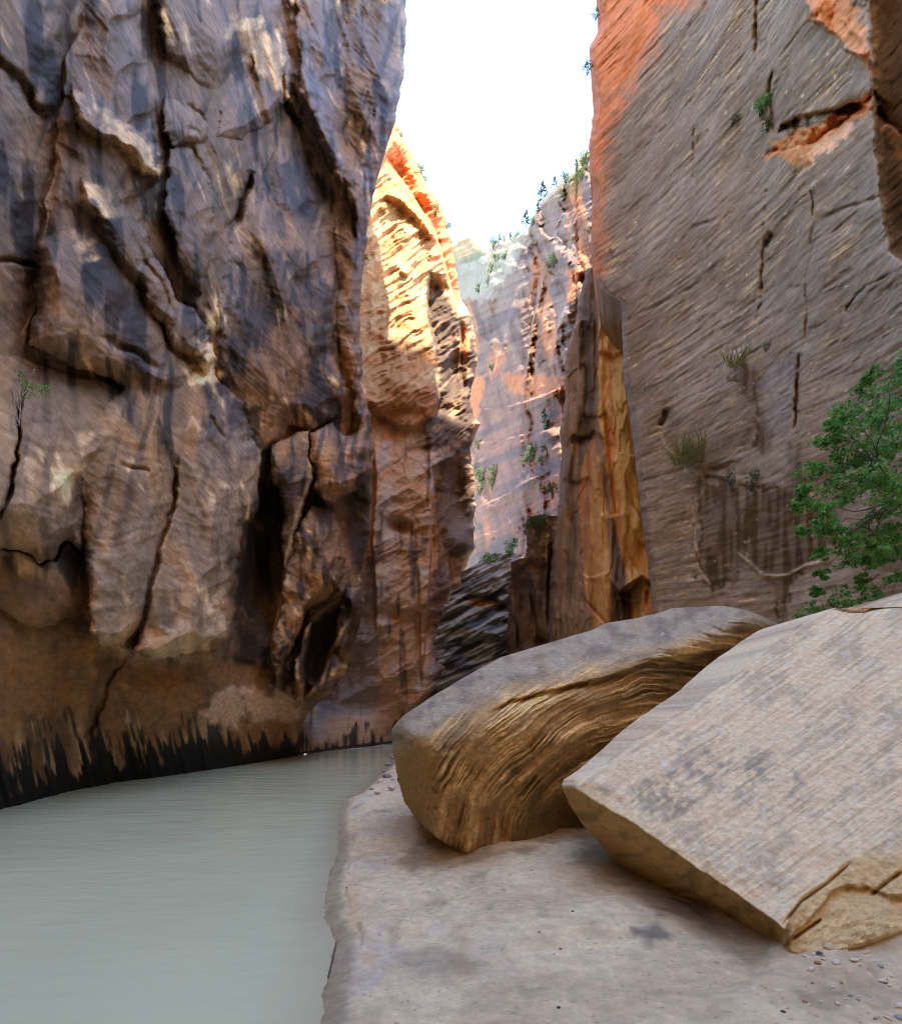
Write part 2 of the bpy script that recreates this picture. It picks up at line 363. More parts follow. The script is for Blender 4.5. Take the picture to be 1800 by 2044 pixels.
    col = mixc(col, c_dark, sst(0.0, 0.32, s3 * 0.7 + s1 * 0.7 + .3 * perlin(a * .35, b * .12, 107)) * 0.85)
    col = mixc(col, c_dark, sst(.1, .35, fbm(a * 2.2 - b * .5, b * .18, 108, 4)) * .6 * up)
    wrp = fbm(PX * 0.03, PY * 0.03, 111, 5) * 42
    M = lambda pts, soft=13: inside(PX, PY, pts, soft, wrp) * (.45 + .55 * sst(-.35, .25, s2 + s1 * .6))
    streak = 0.6 + 0.4 * sst(-0.4, 0.4, perlin(PX * 0.09 + PY * 0.015, PY * 0.006, 113))
    col = mixc(col, c_dark * 0.95, M(R1((960, 1450), (1040, 1250), (1120, 1070), (1220, 1050), (1310, 1130), (1410, 1200), (1450, 1500), (1440, 1830), (1340, 1760), (1280, 1500), (1200, 1620), (1000, 1700))) * 0.85 * streak)
    col = mixc(col, lin(170, 122, 84, k=1.3), M(R1((990, 1700), (1120, 1450), (1280, 1340), (1330, 1500), (1320, 1680), (1150, 1800))) * 0.55)
    col = mixc(col, lin(56, 54, 60, k=1.4), M(R1((1110, 790), (1200, 690), (1310, 640), (1400, 850), (1350, 960), (1230, 930))) * 0.85)
    col = mixc(col, lin(178, 140, 116, k=1.3), M(R1((1000, 1000), (1110, 800), (1180, 900), (1330, 980), (1340, 1060), (1120, 1080))) * 0.5)
    col = mixc(col, lin(112, 114, 136, k=1.5), M(R1((1250, 330), (1330, 60), (1390, 150), (1430, 500), (1460, 720), (1420, 740), (1350, 560))) * 0.7)
    col = mixc(col, lin(76, 72, 84, k=1.4), M(R1((1480, 120), (1560, 60), (1680, 0), (1700, 120), (1660, 330), (1540, 290))) * 0.7)
    for q in (((330, 420), (480, 520), (640, 590), (690, 740), (600, 740), (470, 590)), ((370, 780), (480, 840), (560, 940), (450, 930), (390, 850)), ((320, 1010), (370, 1040), (400, 1110), (330, 1100)),
              ((1030, 60), (1130, 100), (1230, 300), (1250, 420), (1180, 390), (1080, 240), (980, 100)), ((840, 1650), (900, 1380), (940, 1560), (930, 1650))):
        col = mixc(col, c_tan * 1.05, M(R1(*q)) * 0.75)
    for q in (((590, 1262), (640, 1180), (760, 1160), (860, 1100), (960, 1000), (1000, 1180), (880, 1290), (700, 1290)), ((100, 430), (160, 440), (150, 520), (100, 500)), ((840, 280), (890, 290), (870, 340), (830, 330))):
        col = mixc(col, lin(196, 164, 140, k=1.3), M(R2(*q), 6) * 0.55 * sst(-0.1, 0.25, s2 + 0.2))
    col = mixc(col, lin(92, 84, 98, k=1.5), M(R2((900, 200), (1000, 190), (1060, 380), (980, 400), (850, 380))) * 0.6)
    col = mixc(col, lin(118, 108, 106, k=1.45), M(R2((370, 880), (560, 780), (660, 900), (640, 1080), (400, 1050))) * 0.6)
    col = mixc(col, lin(142, 124, 112, k=1.6), inside(PX, PY, R2((390, 620), (520, 420), (760, 420), (1050, 300), (1110, 480), (1000, 850), (980, 1180), (700, 1290), (400, 1210)), 16, wrp) * .5 * sst(-.5, .3, s1 + .2))  # sheen and fill light on the lower ribs, painted as paler stone
    col = mixc(col, lin(146, 124, 108, k=1.6), inside(PX, PY, R2((-200, 150), (300, 120), (530, 200), (480, 400), (360, 600), (340, 800), (180, 860), (-200, 780)), 20, wrp) * .4 * sst(-.5, .3, s1 + .2))  # bulge at the left painted paler for fill light too
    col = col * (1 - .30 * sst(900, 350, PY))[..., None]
    # shade of the deep bays behind the ribs, painted into the colour
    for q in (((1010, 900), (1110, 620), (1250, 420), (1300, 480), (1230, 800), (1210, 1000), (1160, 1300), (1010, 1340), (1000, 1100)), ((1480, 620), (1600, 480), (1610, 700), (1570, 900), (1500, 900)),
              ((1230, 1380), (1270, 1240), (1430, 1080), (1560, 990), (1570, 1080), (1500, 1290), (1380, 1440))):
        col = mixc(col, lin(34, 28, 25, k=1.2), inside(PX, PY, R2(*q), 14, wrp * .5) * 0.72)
    for pts in (((1290, 1470), (1275, 1280), (1340, 1130), (1500, 1010)), ((1380, 1440), (1420, 1280), (1500, 1130)), ((1330, 310), (1338, 520), (1280, 680), (1230, 880), (1220, 1000), (1180, 1200), (1165, 1330)), ((1245, 900), (1230, 1000), (1190, 1200))):
        z = np.zeros_like(D); groove(z, PX, PY, R2(*pts), 1.0, 4.0)
        col = mixc(col, lin(186, 158, 128, k=1.2), np.clip(z, 0, 1) * 0.7)
    # warm unvarnished underside of the foot
    col = mixc(col, mixc(np.broadcast_to(lin(140, 98, 60, k=1.35), P.shape), lin(92, 68, 50, k=1.3), sst(-0.3, 0.4, s2)), sst(0.0, 0.12, t) * 0.85)
    col = mixc(col, lin(176, 148, 134, k=1.3), inside(PX, PY, R2((880, 1470), (1000, 1420), (1270, 1440), (1300, 1560), (1150, 1580), (880, 1600)), 12, wrp) * 0.7)
    # seep streaks above the water
    slx = PX + (yw - PY) * 0.20
    sc = 14.0 / Dm
    h = 62 + 48 * perlin(slx * 0.012, PX * 0 + 3.3, 121) + 34 * perlin(slx * 0.05, PX * 0 + 7.7, 122) + 22 * perlin(slx * 0.16, PX * 0 + 1.7, 123)
    h = h * np.clip(sc * 1.15, 0.45, 1.4)
    on = sst(-0.18, 0.10, perlin(slx * 0.030, PX * 0 + 5.1, 124) + 0.6 * perlin(slx * 0.085, PX * 0 + 8.1, 125))
    hgt = (yw - PY) / np.clip(sc * 1.15, .45, 1.4)
    fing = 1.5 * fbm(slx * .035, PY * .006, 127, 3) + .7 * perlin(slx * .13, PY * .02, 128) + .2 * perlin(slx * .3, PY * .05, 129)
    lowf = perlin(PX * .011, PX * 0 + 2.2, 130)
    st = sst(-.10, .26, fing * .9 + (66 - hgt) / 85.0 + .65 * lowf) * sst(200, 120, hgt) + sst(34, 8, yw - PY)
    col = mixc(col, lin(176, 156, 132, k=1.1), sst(-6, 8, h * 1.15 - (yw - PY)) * (1 - on) * sst(0.0, 0.3, perlin(slx * 0.06, PY * 0.01, 126)) * 0.5)
    col = mixc(col, lin(176, 154, 132, k=1.2), sst(130, 60, hgt) * sst(.0, .35, fbm(slx * .02 + 7, PY * .004, 133, 3)) * .55)
    col = mixc(col, lin(20, 20, 18, k=1.0), np.clip(st, 0, 1) * (.96 - .4 * sst(40, 120, hgt)))
    col = col * (.86 + .22 * sst(-.3, .4, s2 - .5 * s1))[..., None]
    col = col * (np.clip(col.mean(-1, keepdims=True) / .19, .12, 3) ** .42)        # varnish is darker, bare stone paler
    sh = Sheets()
    sh.add(P, col)
    # the face turns back behind its far edge
    last = P[:, -1]
    back = [last]
    for q, dd in ((14, 1.0), (40, 3.5), (130, 10.0), (420, 26.0)):
        pxk = xr - q; Dk = D[:, -1] + dd
        pk = P3(pxk, py, Dk); pk[:, 2] = last[:, 2]; back.append(pk)
    sh.add(np.stack(back, 1), col[:, -1:, :])
    # above the frame the wall goes on: tall over the viewer, lower towards its far end
    top = P[-1]; ztop = interp(PX[-1], [(-260, 15), (0, 17), (230, 22), (430, 31), (560, 38), (700, 42), (840, 43)])
    rows = []
    for q in np.linspace(0, 1, 9):
        r = top.copy(); r[:, 2] = top[:, 2] + (np.maximum(ztop, top[:, 2] + .4) - top[:, 2]) * q
        r[:, 0] += fbm(r[:, 1] * .15, r[:, 2] * .1, 201, 3) * 1.5 * min(1, q * 4) - 1.0 * q; rows.append(r)
    lastrow = rows[-1].copy(); lastrow[:, 0] -= 90; lastrow[:, 1] += 4; rows.append(lastrow)
    sh.add(np.stack(rows), c_brown * 0.9)
    # and it runs on past the viewer, down the river
    ys = np.concatenate([np.linspace(P[0, 0, 1] + .3, 0, 40)[:-1], np.linspace(0, -90, 40)]); zs = np.linspace(-0.6, 15, 30)
    YY, ZZ = np.meshgrid(ys, zs)
    x0 = P[:, 0, 0].mean()
    XX = x0 - 0.1 + (YY - 7) * -0.012 + fbm(YY * .12, ZZ * .08, 203, 4) * 1.6 * sst(7, 4, YY) 
    W = np.stack([XX, YY, ZZ], -1)
    cap = W[-1].copy(); cap[:, 0] -= 90
    Wc = np.concatenate([W, cap[None]]); wc = mixc(np.broadcast_to(c_brown * .85, Wc.shape).copy(), c_dark, sst(-.1, .35, fbm(Wc[..., 1] * .5, Wc[..., 2] * .15, 205, 4)) * .8); wc = mixc(wc, lin(22, 22, 20), sst(1.2, .5, Wc[..., 2] + .6 * fbm(Wc[..., 1] * 1.5, Wc[..., 2] * .3, 206, 3)) * .9)
    sh.add(Wc, wc, True)
    # unseen high wall added behind the viewer to keep sun off the near canyon
    xs = np.linspace(-80, 60, 50); zs = np.linspace(-.6, BACK_H, 40); XX, ZZ = np.meshgrid(xs, zs)
    YY = -32 + 3 * fbm(XX * .06, ZZ * .05, 204, 4) - .04 * ZZ
    W = np.stack([XX, YY, ZZ], -1); cap = W[-1].copy(); cap[:, 1] -= 80
    sh.add(np.concatenate([W, cap[None]]), c_or)
    keep('left', PX, PY, D)
    o = sh.build('cliff_left', rock_mat('varnished_sandstone', 7.0, 0.035, ((0.1, 0.2, 0.2), (3.0, 3.0, 7.0)), 0.36, .66, .28, (1.10, 1.0, .76)))
    tag(o, 'tall dark brown varnished cliff with hanging ribs rising straight out of the river on the left', kind='structure')
build_left()

# ================================================================== generic face seen between two outlines
def face(PX, PY, D, xr=None, xl=None, wrap=20.0, R=2.0):
    if xr is not None:
        e = np.clip((xr[:, None] - PX) / wrap, 0, 1); D = D + R * (1 - np.sqrt(np.clip(1 - (1 - e) ** 2, 0, 1)))
    if xl is not None:
        e = np.clip((PX - xl[:, None]) / wrap, 0, 1); D = D + R * (1 - np.sqrt(np.clip(1 - (1 - e) ** 2, 0, 1)))
    return D
def side_sheet(P, D, PX, py, which, steps, level=True):
    i = -1 if which == 'r' else 0; s = -1 if which == 'r' else 1
    out = [P[:, i]]
    for q, dd in steps:
        pk = P3(PX[:, i] + s * q, py, D[:, i] + dd)
        if level: pk[:, 2] = P[:, i, 2]
        out.append(pk)
    return np.stack(out, 1)

def cap_sheet(P, D, PX, py, back):
    yy = py if np.shape(py) == PX[-1].shape else np.full(PX[-1].shape, py[-1])
    rows = [P[-1]]
    for q in (.05, .3, 1.0):
        r = P3(PX[-1], yy, D[-1] + back * q); r[:, 2] = P[-1][:, 2] + .01 * back * q; rows.append(r)
    return np.stack(rows)
# ================================================================== SUNLIT BUTTRESS behind the left cliff
def build_buttress():
    nx, ny = 190, 620
    py = np.linspace(1505, 200, ny)
    xr = interp(py, [(200, 778), (244, 791), (292, 815), (354, 848), (412, 880), (477, 902), (543, 910), (594, 919), (630, 939), (670, 948), (717, 953), (761, 946), (797, 935), (830, 946), (845, 957), (860, 950), (881, 942), (888, 935), (944, 945),
                     (1001, 948), (1096, 946), (1137, 927), (1183, 926), (1228, 912), (1334, 901), (1364, 890), (1400, 850), (1440, 815), (1505, 800)])
    xr = xr + fbm(py * 0.05, py * 0 + 1.2, 15, 4) * 5
    PX = 600 + (xr[:, None] - 600) * np.linspace(0, 1, nx)[None] ** 0.9
    PY = np.repeat(py[:, None], nx, 1)
    D0 = interp(PX, [(600, 36), (740, 38.5), (860, 41), (960, 44)])
    a = (PX - 700) / F * 40; b = (CY - PY) / F * 40
    k = 40 / 14.0
    ang = math.radians(32); ra = a * math.cos(ang) + b * math.sin(ang); rb = -a * math.sin(ang) + b * math.cos(ang)
    wv = fbm(a * .4, b * .4, 301, 3) * 1.0
    up = sst(930, 830, PY)
    D = D0 + 0.0
    D = D + interp(PY, [(200, 6.0), (500, 2.5), (800, 0), (900, 0.6), (1400, 1.0), (1505, 1.5)])       # leans back towards its top
    f1, _ = worley(ra * 0.16 + wv * .15, rb * 0.42 + wv * .3, 302)
    D = D - 0.95 * (np.minimum(f1, .7) - .3)
    f1, _ = worley(ra * 0.55, rb * 1.1 + wv, 303)
    D = D - 0.45 * (np.minimum(f1, .7) - .3)
    D = D + 1.0 * fbm(a * .25, b * .12, 304, 4)
    led = perlin(ra * 0.25, rb * 3.2 + wv * 2, 305); led2 = perlin(ra * 0.5, rb * 6.5 + wv * 3, 306)
    D = D + (0.20 * led + 0.11 * led2) * (0.35 + 0.65 * up)
    D = D + 0.16 * (1 - ridged(a * 1.2, b * 1.0, 307, 4))
    Z = np.zeros_like(D)
    q3 = lambda *p: [(655 + .3637 * x, 179 + .3637 * y) for x, y in p]
    q4 = lambda *p: [(655 + .3785 * x, 774 + .3785 * y) for x, y in p]
    edge(Z, PX, PY, q3((300, 350), (420, 520), (500, 640), (590, 800), (640, 960), (700, 1180), (720, 1250)), 2.2, 40, 3, 0.1)
    edge(Z, PX, PY, q3((560, 1000), (540, 1150), (560, 1300), (600, 1420), (590, 1560), (610, 1700), (580, 1800)), 2.6, 40, 4, 0.1)
    edge(Z, PX, PY, q3((720, 1250), (730, 1400), (720, 1560), (760, 1700)), 1.6, 25, 3)
    groove(Z, PX, PY, q3((300, 560), (400, 600), (520, 720), (600, 840)), -1.0, 9)
    bump(Z, PX, PY, *q3((470, 1640))[0], 50, 42, -1.0)
    edge(Z, PX, PY, q3((620, 1690), (560, 1800), (470, 1860), (380, 1850), (300, 1800), (200, 1690)), 1.3, 50, 7, 0.1)      # belly of the sunlit part overhangs
    bump(Z, PX, PY, *q3((690, 1550))[0], 20, 60, 2.0)
    edge(Z, PX, PY, q4((540, 380), (560, 520), (540, 700), (545, 860), (530, 1100), (500, 1500)), 1.8, 40, 3)
    edge(Z, PX, PY, q4((240, 250), (250, 500), (230, 800), (250, 1100), (250, 1300)), -1.2, 40, 4)
    edge(Z, PX, PY, q4((640, 880), (645, 1200), (640, 1500)), 1.2, 20, 3)
    groove(Z, PX, PY, q4((460, 900), (470, 1200), (480, 1600)), 0.7, 5)
    bump(Z, PX, PY, *q4((700, 600))[0], 26, 70, 1.8)
    bump(Z, PX, PY, *q4((690, 810))[0], 22, 30, -1.5)
    bump(Z, PX, PY, *q4((380, 740))[0], 30, 14, 1.3, 20)
    bump(Z, PX, PY, *q4((340, 1200))[0], 40, 20, 0.9, 10)
    D = D + Z
    foot = sst(1400, 1485, PY); D = D * (1 - foot) + (F * CAMH / (interp(PX, [(600, 1507), (671, 1497), (780, 1485), (900, 1482)]) - CY)) * foot + foot * Z * .3
    D = face(PX, PY, D, xr, None, 24, 3.0)
    P = P3(PX, PY, D); P[..., 2] = np.maximum(P[..., 2], -0.6)
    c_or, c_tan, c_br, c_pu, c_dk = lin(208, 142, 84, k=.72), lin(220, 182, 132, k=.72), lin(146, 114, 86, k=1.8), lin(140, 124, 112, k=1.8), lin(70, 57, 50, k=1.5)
    s1 = fbm(ra * .5, rb * .9, 311, 4); s2 = fbm(a * .6, b * .25, 312, 4)
    col = np.broadcast_to(c_or, P.shape).copy()
    col = mixc(col, c_tan, np.clip(.45 + 1.2 * s1, 0, 1))
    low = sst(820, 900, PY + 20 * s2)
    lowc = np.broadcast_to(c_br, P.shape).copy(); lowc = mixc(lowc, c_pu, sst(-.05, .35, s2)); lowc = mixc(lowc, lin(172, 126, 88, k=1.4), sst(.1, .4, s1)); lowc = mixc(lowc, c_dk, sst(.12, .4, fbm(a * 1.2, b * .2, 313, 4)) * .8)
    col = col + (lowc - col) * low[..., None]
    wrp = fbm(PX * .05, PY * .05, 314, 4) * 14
    dk = inside(PX, PY, q3((560, 1000), (600, 1050), (690, 1200), (730, 1260), (790, 1250), (830, 1500), (800, 1980), (440, 1980), (500, 1850), (600, 1750), (600, 1500), (540, 1250)), 8, wrp)  # shade on the right part of the buttress, painted as darker stone
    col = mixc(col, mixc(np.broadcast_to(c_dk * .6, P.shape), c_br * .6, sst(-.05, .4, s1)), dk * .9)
    col = mixc(col, lin(206, 122, 70, k=1.0), inside(PX, PY, q3((380, 200), (520, 480), (620, 640), (690, 860), (725, 1180), (640, 1000), (560, 800), (420, 600), (310, 420)), 6, wrp) * .8)  # skyline strip: shade with orange bounce light, painted into the colour
    col = mixc(col, lin(200, 124, 78, k=1.2), inside(PX, PY, q3((735, 1260), (770, 1300), (775, 1420), (745, 1500), (725, 1420)), 4, wrp) * .8)
    col = mixc(col, c_dk * .6, inside(PX, PY, q4((600, 330), (740, 300), (770, 600), (760, 860), (690, 900), (600, 880), (560, 600)), 8, wrp) * .75)  # painted shade continues down the right edge
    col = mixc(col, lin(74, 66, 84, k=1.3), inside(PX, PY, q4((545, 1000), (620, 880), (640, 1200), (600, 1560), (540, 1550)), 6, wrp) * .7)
    col = mixc(col, lin(118, 110, 112, k=1.3), inside(PX, PY, q4((-60, 1180), (60, 1050), (230, 900), (250, 1300), (280, 1700), (-60, 1750)), 10, wrp) * .8)
    slx = PX; h = 30 + 26 * perlin(slx * .05, PX * 0 + .3, 315) + 12 * perlin(slx * .3, PY * .03, 316)
    yw = interp(PX, [(600, 1507), (671, 1497), (780, 1485), (900, 1482)])
    on = sst(-.3, .25, fbm(slx * .08, PY * .012, 317, 3))
    col = mixc(col, lin(30, 30, 28), sst(-3, 4, h - (yw - PY)) * np.clip(on + sst(8, 3, yw - PY), 0, 1) * .92)
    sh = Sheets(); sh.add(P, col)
    sh.add(side_sheet(P, D, PX, py, 'r', ((8, 1.5), (25, 6), (90, 18), (300, 50))), col[:, -1:])
    sh.add(cap_sheet(P, D, PX, py, 45), c_or)
    keep('buttress', PX, PY, D)
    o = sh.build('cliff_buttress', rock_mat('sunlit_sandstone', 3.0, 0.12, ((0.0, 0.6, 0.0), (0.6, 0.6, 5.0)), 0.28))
    tag(o, 'orange sandstone buttress catching the sun beyond the dark left cliff', kind='structure')
build_buttress()

# ================================================================== RIGHT CLIFF
Q5 = lambda *p: [(1131 + .3717 * x, .3717 * y) for x, y in p]
Q6 = lambda *p: [(1131 + .3717 * x, 655 + .3717 * y) for x, y in p]
def right_depth(PX): return interp(PX, [(1170, 23.5), (1300, 21.0), (1450, 18.0), (1600, 15.4), (1800, 12.8), (2000, 11.0), (2400, 8.6)])
def build_right():
    py = np.concatenate([np.linspace(1720, 1460, 14)[:-1], np.linspace(1460, -130, 600)]); nx, ny = 330, len(py)
    xl = interp(py, [(-130, 1186), (0, 1190), (20, 1196), (41, 1201), (70, 1188), (97, 1176), (149, 1183), (193, 1189), (279, 1177), (353, 1177), (372, 1187), (409, 1181), (483, 1179), (550, 1187), (572, 1198), (586, 1210), (594, 1226), (601, 1240), (670, 1242), (740, 1243), (841, 1259),
                     (971, 1274), (1064, 1283), (1120, 1294), (1235, 1304), (1460, 1310)])
    xl = xl + fbm(py * .05, py * 0 + 3.3, 401, 4) * 4
    PX = xl[:, None] + (2150 - xl[:, None]) * np.linspace(0, 1, nx)[None] ** 1.12
    PY = np.repeat(py[:, None], nx, 1)
    D = right_depth(PX)
    k = D / 14
    b = (CY - PY) / F * D; a = -D * 1.25
    # bedding rises towards the viewer
    ang = math.radians(-6); ra = a * math.cos(ang) + b * math.sin(ang); rb = -a * math.sin(ang) + b * math.cos(ang)
    wv = fbm(a * .3, b * .3, 402, 3)
    bed = perlin(ra * .10, rb * 2.6 + wv * .8, 403) + .9 * perlin(ra * .22, rb * 6.0 + wv * 1.2, 404) + .7 * perlin(ra * .6, rb * 13.0 + wv, 405)
    patch = sst(-.25, .3, fbm(a * .35 + 3, b * .3, 424, 3))
    D = D + .032 * bed * k ** .5 * (.15 + .85 * patch)
    w1 = fbm(ra * .5, rb * .7, 425, 3)
    plate = np.round(3 * fbm(ra * .22 + .3 * w1, rb * .5 + .3 * w1, 426, 4)) / 3; D = D + .06 * plate
    plate2 = np.round(3 * fbm(ra * .8 + 5, rb * 1.7, 427, 3)) / 3; D = D + .02 * plate2 * patch
    D = D + .55 * fbm(a * .22, b * .16, 406, 3) + .05 * fbm(a * 1.3, b * 1.1, 407, 4)
    chips = sst(.25, .5, fbm(ra * .6, rb * 3.5, 409, 4)); D = D + .05 * chips
    Z = np.zeros_like(D)
    PX0, PY0 = PX, PY; PX = PX + 7 * fbm(PX * .03, PY * .03, 421, 4); PY = PY + 7 * fbm(PX * .03, PY * .03, 422, 4)
    for pts, J, w in ((((1030, -60), (1010, 120), (1020, 330)), .5, 3.5), (((1110, 350), (1090, 480), (1110, 740)), .35, 3.5), (((1075, 960), (1060, 1230), (1050, 1400), (1040, 1640), (1000, 1800)), .4, 3), (((1300, 860), (1310, 1000), (1330, 1190), (1290, 1480), (1290, 1640), (1270, 1900)), .25, 2.5),
                      (((690, 640), (680, 760), (690, 1000)), .2, 2.5), (((230, 1330), (235, 1460)), .3, 2.5), (((1520, 1700), (1500, 1650), (1600, 1540), (1760, 1450)), .3, 2.5)):
        groove(Z, PX, PY, Q5(*pts), J * .5, w)
    groove(Z, PX, PY, Q5((1060, 1340), (1080, 1280), (1100, 1240)), .6, 7)
    for pts, J in ((((610, 1290), (700, 1220), (780, 1180)), .25), (((400, 1690), (560, 1600), (760, 1480)), .2), (((1060, 830), (1140, 800)), .5), (((1340, 1180), (1500, 1120), (1690, 1050)), .3)):
        groove(Z, PX, PY, Q5(*pts), J * .5, 4)
    # spalled hollow with fresh stone, its brow above
    edge(Z, PX, PY, Q5((1660, 480), (1600, 540), (1500, 560), (1400, 590), (1250, 620), (1150, 670), (1120, 720)), 1.0, 26, 3, .1)
    edge(Z, PX, PY, Q5((1110, 830), (1200, 800), (1330, 760), (1480, 660), (1640, 520)), .5, 14, 3, .15)
    # the near pillar at the right
    Zp = np.zeros_like(D); edge(Zp, PX, PY, Q5((1960, 1500), (1790, 1390), (1740, 1340), (1690, 1060), (1660, 700), (1640, 360), (1620, -100), (1600, -400)), -1.6, 4000, 4, 0)
    groove(Z, PX, PY, Q5((1660, 590), (1740, 650), (1820, 720)), .5, 5)
    edge(Z, PX, PY, Q5((1270, -60), (1310, 100), (1440, 180), (1500, 260), (1580, 310), (1640, 360)), -.5, 40, 4)
    # ledges lower down
    edge(Z, PX, PY, Q6((940, 700), (880, 725), (760, 745), (660, 740)), .5, 20, 3)
    groove(Z, PX, PY, Q6((1250, 120), (1235, 300), (1225, 560)), .3, 3)
    groove(Z, PX, PY, Q6((500, 530), (530, 480), (535, 430)), .4, 6)
    edge(Z, PX, PY, Q6((1080, 840), (960, 845), (820, 800), (690, 790)), .35, 14, 3)
    groove(Z, PX, PY, Q6((680, 900), (690, 1150), (720, 1280), (770, 1380)), .25, 3)
    groove(Z, PX, PY, Q6((910, 1200), (1000, 1280), (1050, 1330), (1190, 1330), (1290, 1270), (1420, 1240)), -.2, 3)
    PX, PY = PX0, PY0
    D = D + Zp + Z * (.35 + .8 * sst(-.3, .3, fbm(PX * .02, PY * .02, 423, 3)))
    D = face(PX, PY, D, None, xl, 14, 1.6)
    P = P3(PX, PY, D); P[..., 2] = np.maximum(P[..., 2], -.6)
    c_g, c_b, c_y, c_d, c_o = lin(144, 128, 112, k=1.5), lin(120, 102, 84, k=1.45), lin(212, 182, 132, k=1.35), lin(92, 75, 62, k=1.4), lin(240, 140, 80, k=1.15)
    s1 = fbm(ra * .3, rb * 1.4, 411, 4); s2 = fbm(a * .35, b * .3, 412, 4)
    col = np.broadcast_to(c_g, P.shape).copy()
    col = mixc(col, c_b, np.clip(.4 + 1.3 * s2, 0, 1))
    fl = sst(.14, .36, fbm(ra * .55, rb * 7.0 + wv, 413, 5, gain=.6) + .35 * s2 - .02)
    col = mixc(col, c_y, fl * .62 * (.25 + .75 * patch))
    col = col * (1 + .13 * np.clip(bed, -1.2, 1.2) * (.2 + .8 * patch) + .10 * plate + .06 * plate2)[..., None]
    col = mixc(col, c_d, sst(.12, .4, fbm(ra * .5 + 9, rb * 5.5, 414, 5, gain=.6) + .2 * s1) * .6)
    wrp = fbm(PX * .04, PY * .04, 415, 5) * 30
    M = lambda pts, soft=9: inside(PX, PY, pts, soft, wrp)
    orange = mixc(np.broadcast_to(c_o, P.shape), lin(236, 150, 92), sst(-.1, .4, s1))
    om = np.clip(M(Q5((60, -300), (800, -300), (690, 10), (520, 60), (470, 200), (380, 400), (290, 540), (250, 620), (200, 800), (180, 1000), (180, 1500), (60, 1500)), 30), 0, 1)  # bare orange stone, its colour also carrying the glow of bounced light
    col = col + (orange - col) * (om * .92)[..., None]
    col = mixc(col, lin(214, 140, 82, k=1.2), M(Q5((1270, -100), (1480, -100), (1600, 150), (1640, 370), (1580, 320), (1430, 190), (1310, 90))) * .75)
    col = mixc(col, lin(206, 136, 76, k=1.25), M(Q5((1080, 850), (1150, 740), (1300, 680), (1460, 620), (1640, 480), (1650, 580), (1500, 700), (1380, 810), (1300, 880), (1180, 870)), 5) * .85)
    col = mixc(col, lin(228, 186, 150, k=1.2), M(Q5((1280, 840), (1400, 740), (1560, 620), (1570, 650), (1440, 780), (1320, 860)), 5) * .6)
    col = mixc(col, lin(70, 58, 52, k=1.2), M(Q5((1640, -400), (1690, 1000), (1740, 1330), (1830, 1400), (2900, 1400), (2900, -400)), 4) * .6)  # shadowed column at the right, its shade painted into the colour
    col = mixc(col, lin(190, 146, 100, k=1.2), M(Q5((1680, 590), (1760, 640), (1810, 700), (1810, 900), (1740, 760))) * .6)
    col = mixc(col, lin(196, 186, 178, k=1.25), M(Q5((1330, 960), (1480, 860), (1560, 900), (1400, 1010), (1340, 1050)), 8) * .5 * fl)
    # brown seep stains
    dr = .55 + .45 * sst(-.3, .3, perlin(PX * .08, PY * .01, 416))
    for q, w in ((((690, 800), (850, 830), (960, 850), (1180, 840), (1300, 900), (1430, 1000), (1420, 1150), (1300, 1260), (1200, 1400), (1180, 1560), (1120, 1560), (1100, 1340), (960, 1280), (900, 1360), (780, 1420), (700, 1250), (720, 1000)), .8),
                 (((980, 200), (1050, 220), (1050, 400), (1090, 560), (1080, 690), (1030, 680), (1020, 500), (980, 380), (880, 280), (880, 180)), .8), (((1200, 130), (1260, 120), (1240, 330), (1225, 560), (1210, 300)), .6), (((1190, 620), (1260, 640), (1260, 820), (1190, 820)), .5)):
        col = mixc(col, lin(84, 62, 34, k=1.25), inside(PX, PY, Q6(*q), 6, wrp) * min(1, w * 1.2) * dr)
    col = mixc(col, lin(128, 116, 112, k=1.5), inside(PX, PY, Q6((1080, 130), (1220, 150), (1220, 400), (1180, 600), (1090, 560), (1060, 300)), 8, wrp) * .6)
    for pts in (((910, 1200), (1000, 1280), (1050, 1330), (1190, 1325), (1290, 1265), (1420, 1240)), ((500, 560), (540, 650), (620, 700), (640, 780)), ((680, 950), (690, 1150), (720, 1300), (775, 1385)), ((1260, 1400), (1370, 1460))):
        z = np.zeros_like(D); groove(z, PX, PY, Q6(*pts), 1.0, 2.6, .05); col = mixc(col, lin(196, 176, 150, k=1.2), np.clip(z, 0, 1) * .7)
    sp = sst(.42, .55, fbm(ra * 3.2, rb * 7.0, 418, 3)) * sst(0, .3, s2 + .1); col = mixc(col, lin(226, 204, 168, k=1.2), sp * .8)
    # dark crack lines
    sh = Sheets(); sh.add(P, col)
    sh.add(side_sheet(P, D, PX, py, 'l', ((5, 1.5), (20, 6), (80, 16), (300, 45))), col[:, :1], True)
    top = P[-1]; rows = []
    for q in np.linspace(0, 1, 5):
        r = top.copy(); r[:, 2] += 2 * q; r[:, 0] += 1.0 * q; rows.append(r)
    r = rows[-1].copy(); r[:, 0] += 80; r[:, 1] += 10; rows.append(r)
    sh.add(np.stack(rows), c_g)
    # runs on past the viewer
    ys = np.linspace(P[0, -1, 1], -90, 40); zs = np.linspace(-.5, P[-1, -1, 2] + 2, 24); YY, ZZ = np.meshgrid(ys, zs)
    XX = P[ny // 2, -1, 0] + 0.2 + fbm(YY * .12, ZZ * .1, 420, 4) * 1.2 * sst(8, 3, YY) + .03 * (8 - YY)
    W = np.stack([XX, YY, ZZ], -1); cap = W[-1].copy(); cap[:, 0] += 80
    sh.add(np.concatenate([W, cap[None]]), c_g)
    keep('right', PX, PY, D)
